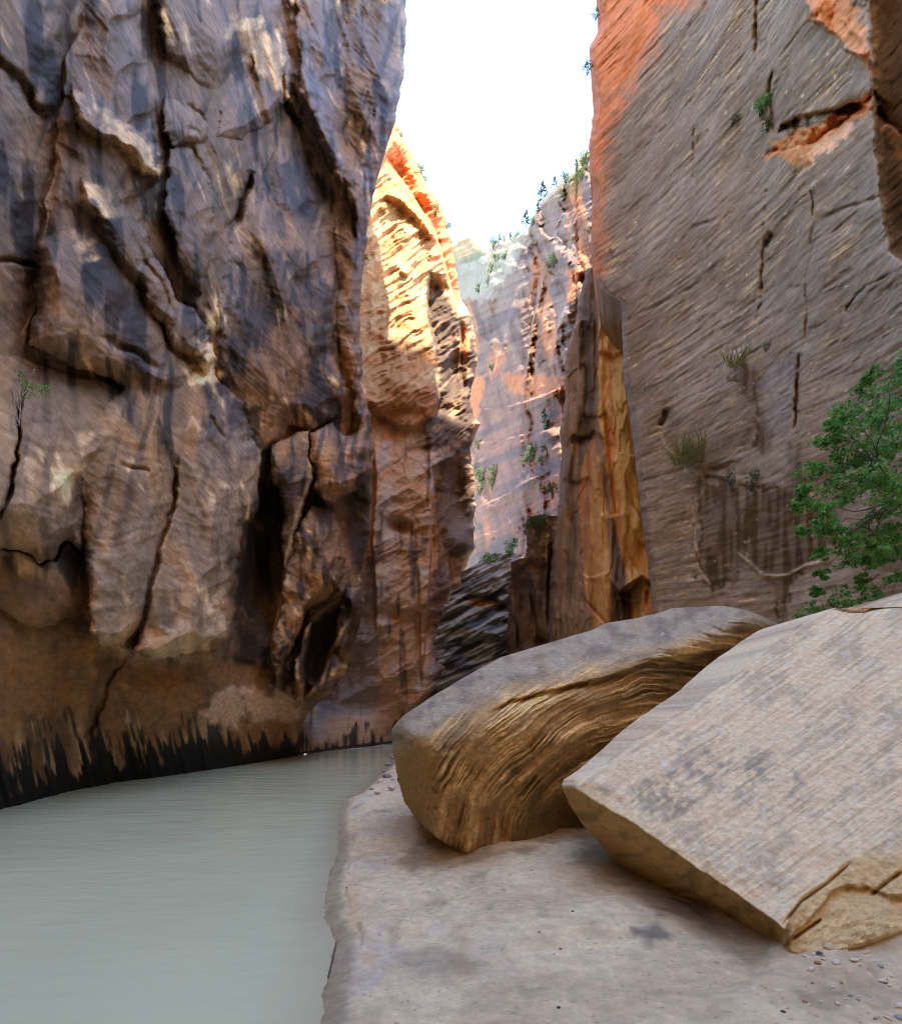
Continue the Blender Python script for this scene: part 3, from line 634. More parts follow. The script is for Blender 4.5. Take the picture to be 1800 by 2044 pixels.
    o = sh.build('cliff_right', rock_mat('banded_sandstone', 6.0, 0.04, ((-0.10, 0.0, 0.0), (1.2, 1.2, 9.0)), 0.38, .75, .3, (1.06, 1.0, .86)))
    tag(o, 'grey brown banded cliff face with slanting bedding lines on the right of the canyon', kind='structure')
build_right()

def build_pillar():
    """slabs of fresh orange stone standing left of the right cliff"""
    py = np.concatenate([np.linspace(1560, 1460, 6)[:-1], np.linspace(1460, 535, 400)]); nx, ny = 120, len(py)
    xl = interp(py, [(535, 1172), (546, 1168), (608, 1153), (637, 1150), (695, 1131), (746, 1128), (797, 1128), (842, 1120), (870, 1117), (890, 1122), (940, 1118), (1001, 1115), (1077, 1105), (1152, 1098), (1266, 1096), (1460, 1094)]) + fbm(py * .06, py * 0, 501, 4) * 4
    PX = xl[:, None] + (1330 - xl[:, None]) * np.linspace(0, 1, nx)[None]
    PY = np.repeat(py[:, None], nx, 1)
    D = interp(PX, [(1090, 31), (1160, 28.5), (1200, 26.5), (1240, 25.6), (1330, 25.0)])
    a = PX / F * 27; b = (CY - PY) / F * 27
    wv = fbm(a * .5, b * .15, 502, 3)
    D = D + .7 * perlin(a * .9 + wv, b * .07, 503) + .3 * perlin(a * 2.2 + wv * 2, b * .1, 504) + .2 * fbm(a * 1.5, b * .9, 505, 4)
    Z = np.zeros_like(D)
    Q4 = lambda *p: [(655 + .3785 * x, 774 + .3785 * y) for x, y in p]
    edge(Z, PX, PY, Q6((170, -300), (165, 0), (170, 300), (160, 560), (150, 640), (170, 900)), -1.0, 40, 3)
    edge(Z, PX, PY, Q6((60, -150), (60, 160), (60, 400), (100, 560)), -.8, 20, 2)
    edge(Z, PX, PY, Q4((1400, 220), (1380, 250), (1320, 260), (1290, 240)), 1.0, 22, 2)
    edge(Z, PX, PY, Q6((280, 1420), (330, 1380), (405, 1328)), -1.0, 22, 2, .05)
    edge(Z, PX, PY, Q6((405, 1328), (350, 1400), (280, 1420)), 1.3, 40, 2, .05)
    groove(Z, PX, PY, Q6((250, 1280), (260, 1000), (230, 700), (200, 400)), .5, 3)
    groove(Z, PX, PY, Q6((435, 1400), (425, 1490)), .5, 2.5)
    groove(Z, PX, PY, Q4((1360, 1120), (1410, 1180), (1480, 1260)), .5, 2.5)
    for i, yb in enumerate((640, 705, 760, 830, 905, 960, 1030, 1085, 1150, 1200)):
        xa = 1130 + 37 * (i * 7 % 5); edge(Z, PX + 6 * wv, PY + 8 * fbm(PX * .06, PY * .06, 507, 3), [(xa + 46, yb - 8), (xa + 18, yb + 3), (xa - 8, yb - 4)], .45 if i % 2 else -.4, 26, 2, .1)
    D = D + .35 * np.round(2.5 * fbm(a * .9, b * .22, 508, 3)) / 2.5
    D = D + Z
    D = face(PX, PY, D, None, xl, 10, 1.5)
    P = P3(PX, PY, D)
    s1 = fbm(a * 1.3, b * .12, 511, 4); s2 = fbm(a * .8, b * .5, 512, 4)
    col = np.broadcast_to(lin(142, 118, 94, k=1.6), P.shape).copy()
    col = mixc(col, lin(108, 92, 78, k=1.5), sst(-.1, .3, s1))
    wrp = fbm(PX * .08, PY * .03, 513, 4) * 10
    org = mixc(np.broadcast_to(lin(238, 178, 110, k=1.3), P.shape), lin(190, 126, 80, k=1.2), sst(-.05, .3, s1) * .8)
    m = np.clip(inside(PX, PY, Q6((180, -180), (290, -170), (300, 0), (305, 230), (345, 500), (385, 850), (410, 1100), (440, 1250), (470, 1570), (350, 1570), (290, 1200), (250, 1000), (200, 600), (175, 480), (170, 0)), 3, wrp)
                + inside(PX, PY, Q4((1400, 250), (1430, 420), (1470, 700), (1490, 1000), (1480, 1240), (1420, 1310), (1360, 1100), (1330, 700), (1330, 420)), 4, wrp) * .8, 0, 1)
    col = col + (org - col) * m[..., None]
    col = mixc(col, lin(98, 78, 62, k=1.3), inside(PX, PY, Q6((250, 1420), (405, 1328), (350, 1420), (360, 1580), (280, 1580)), 3) * .8)
    col = mixc(col, lin(86, 72, 62, k=1.3), inside(PX, PY, Q6((60, -120), (140, -120), (150, 180), (150, 400), (70, 360)), 4, wrp) * sst(-.2, .1, s2) * .8)
    sh = Sheets(); sh.add(P, col)
    sh.add(side_sheet(P, D, PX, py, 'l', ((4, 1.5), (15, 6), (60, 16))), col[:, :1], True)
    sh.add(cap_sheet(P, D, PX, py, 25), lin(132, 106, 84, k=1.5))
    keep('pillar', PX, PY, D)
    o = sh.build('cliff_pillar', rock_mat('fresh_orange_sandstone', 4.0, 0.08, ((0.0, 0.0, 0.0), (4.0, 4.0, 0.7)), 0.25))
    tag(o, 'vertical orange and grey sandstone pillars left of the banded right cliff', kind='structure')
build_pillar()

def build_block():
    py = np.concatenate([np.linspace(1540, 1470, 5)[:-1], np.linspace(1470, 1030, 160)]); nx, ny = 80, len(py)
    xl = interp(py, [(1030, 1052), (1045, 1049), (1090, 1052), (1112, 1048), (1120, 1020), (1160, 1018), (1180, 1013), (1220, 1016), (1260, 1010), (1300, 1012), (1470, 1010)]) + fbm(py * .09, py * 0, 521, 3) * 4
    PX = xl[:, None] + (1120 - xl[:, None]) * np.linspace(0, 1, nx)[None]; PY = np.repeat(py[:, None], nx, 1)
    D = interp(PX, [(1000, 38), (1060, 34), (1120, 31.5)])
    a = PX / F * 34; b = (CY - PY) / F * 34
    D = D + .7 * perlin(a * .9, b * .15, 522) + .35 * perlin(a * 2.4, b * .3, 523) + .3 * fbm(a * 1.5, b * 1.3, 524, 4)
    Z = np.zeros_like(D); Q4 = lambda *p: [(655 + .3785 * x, 774 + .3785 * y) for x, y in p]
    edge(Z, PX, PY, Q4((1160, 940), (1100, 930), (1050, 900)), .8, 20, 3); bump(Z, PX, PY, *Q4((1130, 1340))[0], 14, 10, 1.5)
    groove(Z, PX, PY, Q4((1180, 800), (1165, 1000), (1160, 1300)), 1.0, 4); groove(Z, PX, PY, Q4((1000, 1240), (1000, 1400)), .8, 3); groove(Z, PX, PY, Q4((1060, 1080), (1085, 1200), (1120, 1350)), .6, 3)
    D = face(PX, PY, D + Z, None, xl, 8, 1.2); P = P3(PX, PY, D); keep('block', PX, PY, D)
    s1 = fbm(a * 1.2, b * .3, 525, 4)
    col = np.broadcast_to(lin(112, 88, 68, k=1.4), P.shape).copy(); col = mixc(col, lin(76, 62, 52, k=1.3), sst(-.1, .3, s1)); col = mixc(col, lin(176, 146, 96, k=1.2), sst(.15, .4, fbm(a * 2, b * 2, 526, 4)) * sst(1180, 1080, PY) * .8)
    sh = Sheets(); sh.add(P, col); sh.add(side_sheet(P, D, PX, py, 'l', ((4, 1.5), (12, 5), (40, 12))), col[:, :1], True)
    sh.add(cap_sheet(P, D, PX, py, 12), lin(112, 88, 68, k=1.4))
    tag(sh.build('cliff_block', rock_mat('brown_sandstone', 4.0, 0.08, None, 0.3)), 'brown blocky cliff foot with a bush on its top', kind='structure')
    # blue grey slickrock at the river bend
    nx, ny = 110, 160
    py = np.linspace(1510, 1105, ny)
    xl = interp(py, [(1105, 985), (1120, 960), (1135, 935), (1150, 905), (1300, 860), (1400, 760), (1510, 700)]); xr = py * 0 + 1040
    PX = xl[:, None] + (xr - xl)[:, None] * np.linspace(0, 1, nx)[None]; PY = np.repeat(py[:, None], nx, 1)
    a = PX / F * 44; b = (CY - PY) / F * 44
    D = interp(PY, [(1105, 46), (1180, 45.3), (1260, 44.6), (1480, 44)]) + .02 * (PX - 960) + .07 * np.maximum(870 - PX, 0)
    bd = perlin((a + b * .4) * .3, (b - a * .5) * 1.6, 531)
    D = D + .8 * fbm(a * .5, b * .5, 532, 4) + .35 * bd + .25 * perlin((a + b * .4) * .6, (b - a * .5) * 4, 533)
    Z = np.zeros_like(D); edge(Z, PX, PY, Q4((960, 1180), (880, 1110), (800, 1090), (700, 1110)), 1.2, 14, 2); edge(Z, PX, PY, Q4((960, 1340), (860, 1300), (760, 1350), (650, 1360)), .8, 14, 2)
    D = D + Z; P = P3(PX, PY, D); P[..., 2] = np.maximum(P[..., 2], -.6); keep('slick', PX, PY, D)
    col = np.broadcast_to(lin(120, 118, 114, k=1.5), P.shape).copy(); col = mixc(col, lin(66, 66, 72, k=1.3), sst(-.1, .3, bd)); col = mixc(col, lin(150, 142, 140, k=1.3), sst(1190, 1120, PY) * .7)
    col = mixc(col, lin(150, 104, 66, k=1.4), inside(PX, PY, Q4((730, 1120), (800, 1100), (870, 1120), (880, 1160), (740, 1150)), 3) * .8)
    sh = Sheets(); sh.add(P, col); sh.add(cap_sheet(P, D, PX, py, 8), lin(120, 116, 116, k=1.4))
    tag(sh.build('slickrock', rock_mat('blue_grey_rock', 3.0, 0.1, ((0, .3, 0), (.8, .8, 5)), 0.3)), 'blue grey slickrock wall where the river bends out of sight', kind='structure')
build_block()

# ================================================================== FAR CLIFF and its slopes
SKYLINE = [(860, 492), (893, 489), (906, 483), (920, 473), (934, 467), (949, 473), (961, 489), (973, 487), (1006, 479), (1032, 467), (1053, 457), (1063, 434), (1075, 412), (1091, 390), (1116, 367), (1130, 357), (1148, 340), (1153, 313), (1175, 303), (1215, 290), (1330, 270)]
def far_depth(PX, PY):
    D = interp(PX, [(860, 215), (905, 190), (960, 150), (1040, 105), (1120, 80), (1200, 64), (1330, 48)])
    D = D + interp(PY, [(280, 14), (500, 8), (700, 2), (830, 0), (870, -4), (1000, -14), (1150, -24)])
    return D
def build_far():
    nx, ny = 200, 400
    px = np.linspace(860, 1330, nx); sk = interp(px, SKYLINE) + fbm(px * .08, px * 0, 601, 4) * 6
    v = np.linspace(0, 1, ny)[:, None]
    PX = np.repeat(px[None], ny, 0); PY = 1180 + (sk[None] - 1180) * v
    D = far_depth(PX, PY)
    a = PX / F * 100; b = (CY - PY) / F * 100
    ang = math.radians(24); ra = a * math.cos(ang) + b * math.sin(ang); rb = -a * math.sin(ang) + b * math.cos(ang)
    wv = fbm(a * .08, b * .08, 602, 3)
    D = D + 5 * fbm(a * .06, b * .03, 603, 4) + 3.2 * perlin(a * .22 + wv * 2 + b * .06, b * .03, 604) + 1.6 * perlin(a * .6 + wv * 3 + b * .16, b * .05, 608) + 1.1 * perlin(ra * .05, rb * .6 + wv * 2, 605) + .6 * perlin(ra * .15, rb * 1.5, 606) + 1.2 * fbm(a * .4, b * .4, 607, 5, gain=.6)
    fp = np.round(3 * fbm(a * .12 + b * .05, b * .09, 609, 4)) / 3; D = D + 2.2 * fp
    Z = np.zeros_like(D)
    q9 = lambda *p: [(863 + .2039 * x, 357 + .2039 * y) for x, y in p]
    edge(Z, PX, PY, q9((820, 1120), (760, 1300), (700, 1560), (560, 2000)), -5, 50, 2)
    edge(Z, PX, PY, q9((1100, 780), (1060, 1060), (980, 1400), (940, 1700), (890, 2040), (880, 2250)), -5, 40, 2)
    groove(Z, PX + 5 * wv, PY, q9((1150, 900), (1090, 1150), (1050, 1400), (1000, 1700), (940, 2040)), 2.0, 6)
    edge(Z, PX, PY, q9((1330, 600), (1310, 900), (1310, 1200), (1220, 1450), (1150, 1850)), -6, 50, 2)
    edge(Z, PX, PY, [(1128, 762), (1110, 775), (1085, 788), (1050, 800), (1000, 812), (940, 815)], -6, 25, 3)
    edge(Z, PX, PY, [(1120, 855), (1060, 862), (1000, 876), (945, 885)], -5, 30, 3)
    edge(Z, PX, PY, [(1110, 930), (1040, 965), (1000, 990), (950, 1015)], -4, 30, 3)
    D = D + Z
    e = np.clip((PY - sk[None]) / 10, 0, 1); D = D + 6 * (1 - np.sqrt(np.clip(1 - (1 - e) ** 2, 0, 1)))
    P = P3(PX, PY, D)
    c1, c2, c3, c4 = lin(180, 148, 128, k=.40), lin(196, 138, 108, k=.38), lin(230, 140, 76, k=.5), lin(132, 108, 100, k=.42)
    s1 = fbm(ra * .05, rb * .35, 611, 4); s2 = fbm(a * .25, b * .05, 612, 4); s3 = fbm(a * .12, b * .12, 613, 4)
    col = np.broadcast_to(c1, P.shape).copy(); col = mixc(col, c2, sst(620, 900, PY)); col = mixc(col, c4, sst(-.05, .3, s1) * .8); col = mixc(col, c3, sst(.10, .32, s2) * .8); col = mixc(col, lin(120, 84, 62, k=.5), sst(.08, .3, fbm(a * .4 + b * .12, b * .05, 615, 4)) * .6)
    col = col * (1 + .22 * fp + .30 * fbm(ra * .12, rb * 1.2, 616, 4) + .25 * fbm(a * 1.1 + b * .3, b * .12, 617, 3))[..., None]
    wrp = fbm(PX * .1, PY * .06, 614, 4) * 14
    col = mixc(col, c3 * 1.1, inside(PX, PY, [(930, 750), (968, 752), (962, 790), (950, 850), (925, 850)], 4, wrp) * .9)
    col = mixc(col, c3, inside(PX, PY, [(1000, 745), (1128, 750), (1128, 775), (1085, 790), (1030, 790), (1010, 770)], 4, wrp) * .75)
    col = mixc(col, lin(150, 100, 64, k=.6), inside(PX, PY, q9((1100, 780), (1170, 900), (1110, 1150), (1080, 1400), (1020, 1700), (960, 2040), (900, 2040), (960, 1600), (1000, 1400), (1060, 1060)), 4, wrp) * .8)
    col = mixc(col, c3, inside(PX, PY, q9((1310, 880), (1470, 870), (1420, 1060), (1390, 1200), (1320, 1200)), 4, wrp) * .85)
    col = mixc(col, lin(196, 186, 160, k=.5), inside(PX, PY, [(906, 500), (1000, 485), (1060, 450), (1030, 520), (985, 590), (915, 600)], 8, wrp) * .8)
    col = mixc(col, lin(214, 176, 128, k=.5), inside(PX, PY, [(900, 500), (906, 480), (934, 465), (952, 473), (966, 495), (915, 520)], 3) * .9)
    col = mixc(col, lin(116, 126, 70, k=.6), sst(.1, .3, s3 + .15 * s1) * inside(PX, PY, [(906, 520), (960, 495), (1040, 470), (1150, 330), (1180, 300), (1150, 400), (1080, 440), (1000, 540), (960, 620), (920, 600)], 10, wrp) * .6)
    sh = Sheets(); sh.add(P, col)
    sh.add(cap_sheet(P, D, PX, PY[-1], 60), c1)
    keep('far', PX, PY, D)
    o = sh.build('cliff_far', rock_mat('far_sandstone', .8, 0.35, ((0, .4, 0), (.15, .15, 1.6)), 0.3))
    tag(o, 'tall pale purple and orange cliff closing the canyon in the distance', kind='structure')
build_far()

# ================================================================== RIVER BED, RIVER, SAND BANK
SHORE = [(780, 1502), (800, 1520), (775, 1545), (748, 1570), (735, 1585), (703, 1600), (700, 1640), (704, 1700), (697, 1760), (690, 1800), (694, 1830), (708, 1852), (724, 1876), (726, 1905), (724, 1940), (718, 1990), (714, 2044), (705, 2200), (690, 2500)]
shore_w = np.array([on_level(x, y, 0.0)[:2] for x, y in SHORE][::-1])
shore_w = np.vstack([[-.1, -40], [-.3, -10], shore_w, [-1.5, 45], [-1.0, 60]])
def shore_x(Y): return np.interp(Y, *shore_w[np.argsort(shore_w[:, 1])][:, ::-1].T)
def sand_z(X, Y):
    d = X - shore_x(Y)
    n = fbm(X * 3.1, Y * 3.1, 701, 3)
    d = d + .03 * n + .05 * fbm(X * .9, Y * .9, 707, 2) + .02 * perlin(X * 14, Y * 14, 705)
    z = -0.35 + .40 * sst(-.9, -.02, d) + .015 * sst(-.02, .2, d) + .05 * sst(-.02, .03, d) * sst(-.1, .3, fbm(X * 1.3 + 4, Y * 1.3, 708, 2)) + .13 * sst(.1, 2.2, d) + .22 * sst(2.4, 4.5, d) * sst(7, 3.5, Y)
    z = z + .26 * np.exp(-((X - 3.5) / .75) ** 2 - ((Y - 3.75) / .5) ** 2) * (1 + .5 * fbm(X * 4, Y * 4, 706, 3))
    z = z + .020 * fbm(X * .9, Y * .9, 702, 4) + .005 * fbm(X * 6, Y * 6, 703, 3) * sst(0, .3, d)
    return z, d
def build_ground():
    m, nt, bs = node_mat('river_bed_silt'); bs.inputs['Base Color'].default_value = (.20, .17, .13, 1); bs.inputs['Roughness'].default_value = .9
    s = 900
    o = mesh_from('ground', [(-s, -s, -.7), (s, -s, -.7), (s, s, -.7), (-s, s, -.7)], [[0, 1, 2, 3]], m)
    tag(o, 'silty ground under the river and the canyon', kind='structure')
    # river
    m, nt, bs = node_mat('silty_water'); N = nt.nodes.new; Lk = nt.links.new
    tc = N('ShaderNodeTexCoord'); mp = N('ShaderNodeMapping'); mp.inputs['Scale'].default_value = (1.0, 2.2, 1); mp.inputs['Rotation'].default_value = (0, 0, .25)
    n1 = N('ShaderNodeTexNoise'); n1.inputs['Scale'].default_value = 2.2; n1.inputs['Detail'].default_value = 6; n1.inputs['Roughness'].default_value = .6
    Lk(tc.outputs['Object'], mp.inputs[0]); Lk(mp.outputs[0], n1.inputs['Vector'])
    bp = N('ShaderNodeBump'); bp.inputs['Strength'].default_value = .3; bp.inputs['Distance'].default_value = .04
    Lk(n1.outputs['Fac'], bp.inputs['Height']); Lk(bp.outputs[0], bs.inputs['Normal'])
    va = N('ShaderNodeAttribute'); va.attribute_name = 'Col'; Lk(va.outputs['Color'], bs.inputs['Base Color'])
    bs.inputs['Roughness'].default_value = .10; bs.inputs['IOR'].default_value = 1.33; bs.inputs['Specular IOR Level'].default_value = .35
    ys = np.concatenate([np.linspace(-90, 0, 12)[:-1], np.linspace(0, 20, 260), np.linspace(20, 75, 120)[1:]]); xs = np.concatenate([np.linspace(-16, -4, 60)[:-1], np.linspace(-4, 1, 160), np.linspace(1, 14, 40)[1:]])
    X, Y = np.meshgrid(xs, ys)
    rif = sst(30, 36, Y) * sst(60, 44, Y)
    Z = .006 * fbm(X * .9, Y * 1.6, 711, 3) + .05 * rif * fbm(X * 1.2, Y * 2.0, 712, 4)
    sd = X - shore_x(Y) + .10 * fbm(X * 1.5, Y * 1.5, 713, 3)
    col = np.broadcast_to(np.array([.53, .525, .33], np.float32), X.shape + (3,)).copy() * (1 + .10 * fbm(X * .35, Y * .35, 714, 3))[..., None]
    col = mixc(col, lin(176, 160, 132), sst(-.75, .0, sd) * .85)              # shallows: the sandy bed shows through
    col = mixc(col, lin(226, 230, 226), sst(-.05, .25, fbm(X * 1.1, Y * 1.4, 715, 4)) * sst(30, 34, Y) * sst(44, 39, Y) * .85)   # broken water of the riffle
    o = mesh_from('river', np.stack([X, Y, Z], -1), grid_faces(*X.shape), m, col)
    tag(o, 'slow silty grey green river', kind='structure')
    # sand bank
    ys = np.concatenate([np.linspace(-30, 2.2, 20)[:-1], 1 / np.linspace(1 / 2.2, 1 / 28.0, 420)]); us = np.concatenate([np.linspace(-1.2, -.3, 16)[:-1], np.linspace(-.3, 4.2, 330)[:-1], np.linspace(4.2, 14.3, 50)])
    Yg, Ug = np.meshgrid(ys, us, indexing='ij')
    Xg = shore_x(Yg) + Ug
    Z, d = sand_z(Xg, Yg)
    dry, damp, wet, tan_ = lin(218, 198, 164, k=1.0), lin(190, 168, 136), lin(150, 134, 108), lin(206, 160, 110)
    col = np.broadcast_to(dry, Xg.shape + (3,)).copy()
    n1 = fbm(Xg * .8, Yg * .8, 721, 4); n2 = fbm(Xg * 2.5, Yg * 1.2, 722, 4)
    col = mixc(col, damp, sst(-.15, .3, n1) * .7)
    col = mixc(col, lin(194, 184, 172), sst(.0, .35, n2) * sst(1.5, .2, d) * .6)
    col = mixc(col, lin(140, 122, 100), sst(.2, .5, fbm(Xg * 1.7 + 8, Yg * 1.1, 723, 5)) * .5)
    rip = perlin(Xg * 3 + 2 * n1, Yg * 10 + Xg * 4 + 3 * n1, 725); Z = Z + .006 * rip * sst(.1, .6, d) * sst(-.1, .3, n2)
    col = col * (1 + .07 * rip)[..., None]
    spk = fbm(Xg * 22, Yg * 22, 726, 2); col = mixc(col, lin(120, 98, 80), sst(.45, .6, spk) * .6); col = mixc(col, lin(232, 220, 204), sst(-.45, -.6, spk) * .5)
    col = mixc(col, tan_, sst(-.10, .02, d) * sst(.16, .05, d) * sst(.0, .4, fbm(Xg * 3, Yg * 3, 724, 3)) * .55)
    col = mixc(col, wet, sst(.0, -.12, d) * .8)
    col = mixc(col, lin(206, 186, 160), sst(2.2, 4.0, d) * sst(6, 4, Yg) * .6)
    qx, qy = CX + F * Xg / np.maximum(Yg, .5), CY + F * (CAMH - Z) / np.maximum(Yg, .5); wq = fbm(Xg * 4, Yg * 4, 727, 4) * 26
    for pts, c, w_, sf in (([(1150, 1640), (1250, 1690), (1330, 1730), (1450, 1830), (1570, 1905), (1500, 1935), (1380, 1860), (1250, 1770), (1150, 1720)], lin(112, 88, 62), .7, 22), ([(1255, 1850), (1310, 1840), (1345, 1868), (1300, 1888), (1265, 1875)], lin(104, 98, 94), .8, 10), ([(1345, 1795), (1400, 1815), (1440, 1845), (1410, 1850)], lin(110, 84, 60), .6, 8),
                           ([(790, 1725), (850, 1670), (930, 1700), (1100, 1690), (900, 1725), (830, 1750)], lin(120, 96, 66), .65, 16), ([(790, 1905), (880, 1890), (985, 1930), (900, 1955), (820, 1945)], lin(160, 142, 118), .6, 14), ([(1240, 1690), (1300, 1700), (1320, 1740), (1270, 1745)], lin(70, 54, 42), .7, 8)):  # first patch on this line: brown reflection of the boulder painted on the sand
        col = mixc(col, c, inside(qx, qy, pts, sf, wq) * w_)
    m = rock_mat('damp_sand', 9.0, 0.03, None, 0.20, .8, .35)
    o = mesh_from('sand_bank', np.stack([Xg, Yg, Z], -1), grid_faces(*Xg.shape, flip=False), m, col)
    tag(o, 'pale damp sand bank sloping into the river', kind='structure')
build_ground()

# ================================================================== BOULDERS (closed solids)
def ray_plane(PX, PY, A, n):
    """distance at which the sight line through a pixel meets a plane"""
    A = np.asarray(A, float); n = np.asarray(n, float)
    rx, rz = (PX - CX) / F, (CY - PY) / F
    den = rx * n[0] + n[1] + rz * n[2]
    return (np.dot(n, A - np.array([0, 0, CAMH]))) / np.where(np.abs(den) < 1e-4, 1e-4, den)
def smax(a, b, k): 
    h = np.clip(.5 + .5 * (a - b) / k, 0, 1); return b + (a - b) * h + k * h * (1 - h)
def plane3(a, b, c):
    a, b, c = map(np.asarray, (a, b, c)); n = np.cross(b - a, c - a); return a, n / np.linalg.norm(n)
def solid_rows(outline, nx, ny):
    """rows across a simple outline: returns PX, PY"""
    p = np.array(outline, float); y0, y1 = p[:, 1].min() + .5, p[:, 1].max() - .5
    py = np.linspace(y1, y0, ny); xl = np.full(ny, 1e9); xr = np.full(ny, -1e9)
    for i in range(len(p)):
        (ax, ay), (bx, by) = p[i], p[(i + 1) % len(p)]
        if ay == by: continue
        t = (py - ay) / (by - ay); ok = (t >= 0) & (t <= 1); x = ax + t * (bx - ax)
        xl[ok] = np.minimum(xl[ok], x[ok]); xr[ok] = np.maximum(xr[ok], x[ok])
    return py, xl, xr
def outline_dist(PX, PY, outline):
    p = np.array(outline, float); best = np.full(PX.shape, 1e9)
    for i in range(len(p)):
        (ax, ay), (bx, by) = p[i], p[(i + 1) % len(p)]; dx, dy = bx - ax, by - ay
        t = np.clip(((PX - ax) * dx + (PY - ay) * dy) / (dx * dx + dy * dy + 1e-9), 0, 1)
        best = np.minimum(best, np.hypot(PX - ax - t * dx, PY - ay - t * dy))
    return best
def build_solid(name, PX, PY, Dfront, Dback, col, mat, side_steps=5):
    ny, nx = PX.shape
    Pf = P3(PX, PY, Dfront)
    # the back: same outline, coarser, pushed away; sides join them
    iy = np.unique(np.linspace(0, ny - 1, 60).astype(int)); ix = np.unique(np.linspace(0, nx - 1, 60).astype(int))
    sh = Sheets(); sh.add(Pf, col)
    Pb = P3(PX, PY, Dback); Pb[..., 0] = Pf[..., 0]; Pb[..., 2] = np.minimum(Pf[..., 2], Pb[..., 2])
    def strip(fr, bk, c, flip):
        s = np.stack([fr + (bk - fr) * q for q in np.linspace(0, 1, side_steps)], 1); sh.add(s, c[:, None, :] if c.ndim == 2 else c, flip)
    strip(Pf[:, -1], Pb[:, -1], col[:, -1], False); strip(Pf[:, 0], Pb[:, 0], col[:, 0], True)
    strip(Pf[-1], Pb[-1], col[-1], True); strip(Pf[0], Pb[0], col[0], False)
    sh.add(Pb[np.ix_(iy, ix)], col[np.ix_(iy, ix)], True)
    return sh.build(name, mat)
Q7 = lambda *p: [(744 + .3142 * x, 1190 + .3142 * y) for x, y in p]
def build_striped():
    out = [(930, 1712), (870, 1672), (835, 1640), (806, 1600), (795, 1560), (789, 1530), (784, 1490), (781, 1458), (788, 1447), (806, 1428), (860, 1392), (885, 1377), (940, 1344), (1000, 1312), (1090, 1285), (1180, 1258), (1210, 1244), (1270, 1234), (1320, 1222), (1340, 1214), (1440, 1209), (1490, 1218),
           (1530, 1234), (1560, 1250), (1574, 1268), (1570, 1300), (1560, 1420), (1500, 1560), (1400, 1660), (1250, 1690), (1080, 1705), (1000, 1713)]
    py, xl, xr = solid_rows(out, 0, 330)
    nx = 460; ny = len(py)
    xl = xl + fbm(py * .06, py * 0, 801, 3) * 3
    PX = xl[:, None] + (xr - xl)[:, None] * np.linspace(0, 1, nx)[None]; PY = np.repeat(py[:, None], nx, 1)
    A, nF = plane3(P1(930, 1697, 6.35), P1(1027, 1385, 6.3), P1(1310, 1306, 7.7))
    DF = ray_plane(PX, PY, A, nF)
    At, nT = plane3(P1(785, 1451, 6.75), P1(1310, 1306, 7.7), P1(1440, 1209, 10.3)); DT = ray_plane(PX, PY, At, nT)
    Al, nL = plane3(P1(815, 1440, 6.5), P1(850, 1640, 6.35), P1(782, 1460, 7.4)); DL = ray_plane(PX, PY, Al, nL)
    DT = np.where((DT > 0) & (DT < 14), DT, 5.5)
    DL = np.where((DL > 0) & (DL < 12), DL, 5.5)
    D = smax(smax(DF, DL, .35), DT, .55)
    # the front face is scooped and its layers curl upwards to the left
    lay = (PY - interp(PX, [(780, 1500), (900, 1430), (1000, 1375), (1200, 1322), (1400, 1275), (1600, 1240)]))
    cx, cy = 1270, 1640
    # layer coordinate: fan of lines steep at the lower left, flat at the upper right
    ug = np.hypot(PX - 1350, PY - 1800); th = np.arctan2(1800 - PY, 1350 - PX)
    fan = ug * .0105 + .22 * fbm(PX * .005, PY * .006, 803, 2) + .05 * fbm(PX * .03, PY * .03, 804, 3)
    front = sst(-26, 34, lay + 16 * fbm(PX * .02, PY * .03, 805, 4))
    saw = lambda x: (x - np.floor(x))
    l1 = perlin(fan * 4.0, th * 1.2, 806); l2 = perlin(fan * 9.0, th * 1.8, 807); l3 = perlin(fan * 20.0, th * 3.0, 808)
    lines = 1.0 * l1 + .75 * l2 + .4 * l3
    calm = inside(PX, PY, Q7((900, 1480), (1250, 1180), (1600, 1300), (1300, 1640), (850, 1640)), 26) + inside(PX, PY, Q7((100, 800), (330, 830), (420, 1000), (330, 1300), (300, 1500), (60, 1250)), 22)
    amp = sst(-70, 20, lay) * (1 - .85 * np.clip(calm, 0, 1)) * (.35 + .8 * sst(-.35, .3, fbm(PX * .012, PY * .014, 815, 3)))
    lines = lines * amp
    rl = (sst(.80, .97, 1 - np.abs(perlin(fan * 6 + 3, th * 1.2, 816))) + .7 * sst(.8, .97, 1 - np.abs(perlin(fan * 13 + 3, th * 2, 817)))) * amp * sst(-.35, .15, perlin(fan * 2, th * 4, 818))
    D = D - .035 * rl
    D = D + .085 * lines
    D = D + .12 * fbm(PX * .010, PY * .014, 809, 4) + .022 * fbm(PX * .06, PY * .07, 810, 4)
    Z = np.zeros_like(D)
    edge(Z, PX, PY, [(1560, 1262), (1490, 1290), (1440, 1300), (1380, 1308), (1310, 1318), (1240, 1345), (1170, 1362), (1100, 1378), (1020, 1400), (960, 1430)], .35, 22, 4, .1)
    groove(Z, PX, PY, [(1180, 1262), (1240, 1272), (1290, 1268)], .08, 3); groove(Z, PX, PY, [(1330, 1222), (1400, 1240), (1440, 1262), (1500, 1262)], .12, 4); groove(Z, PX, PY, [(1300, 1290), (1200, 1320), (1080, 1368)], .04, 3)
    groove(Z, PX, PY, [(1060, 1500), (1180, 1470), (1330, 1420)], -.10, 26)
    bump(Z, PX, PY, 1140, 1650, 110, 60, .35)
    D = D + Z
    e = np.clip(outline_dist(PX, PY, out) / 26, 0, 1)
    D = D + .45 * (1 - np.sqrt(np.clip(1 - (1 - e) ** 2, 0, 1)))
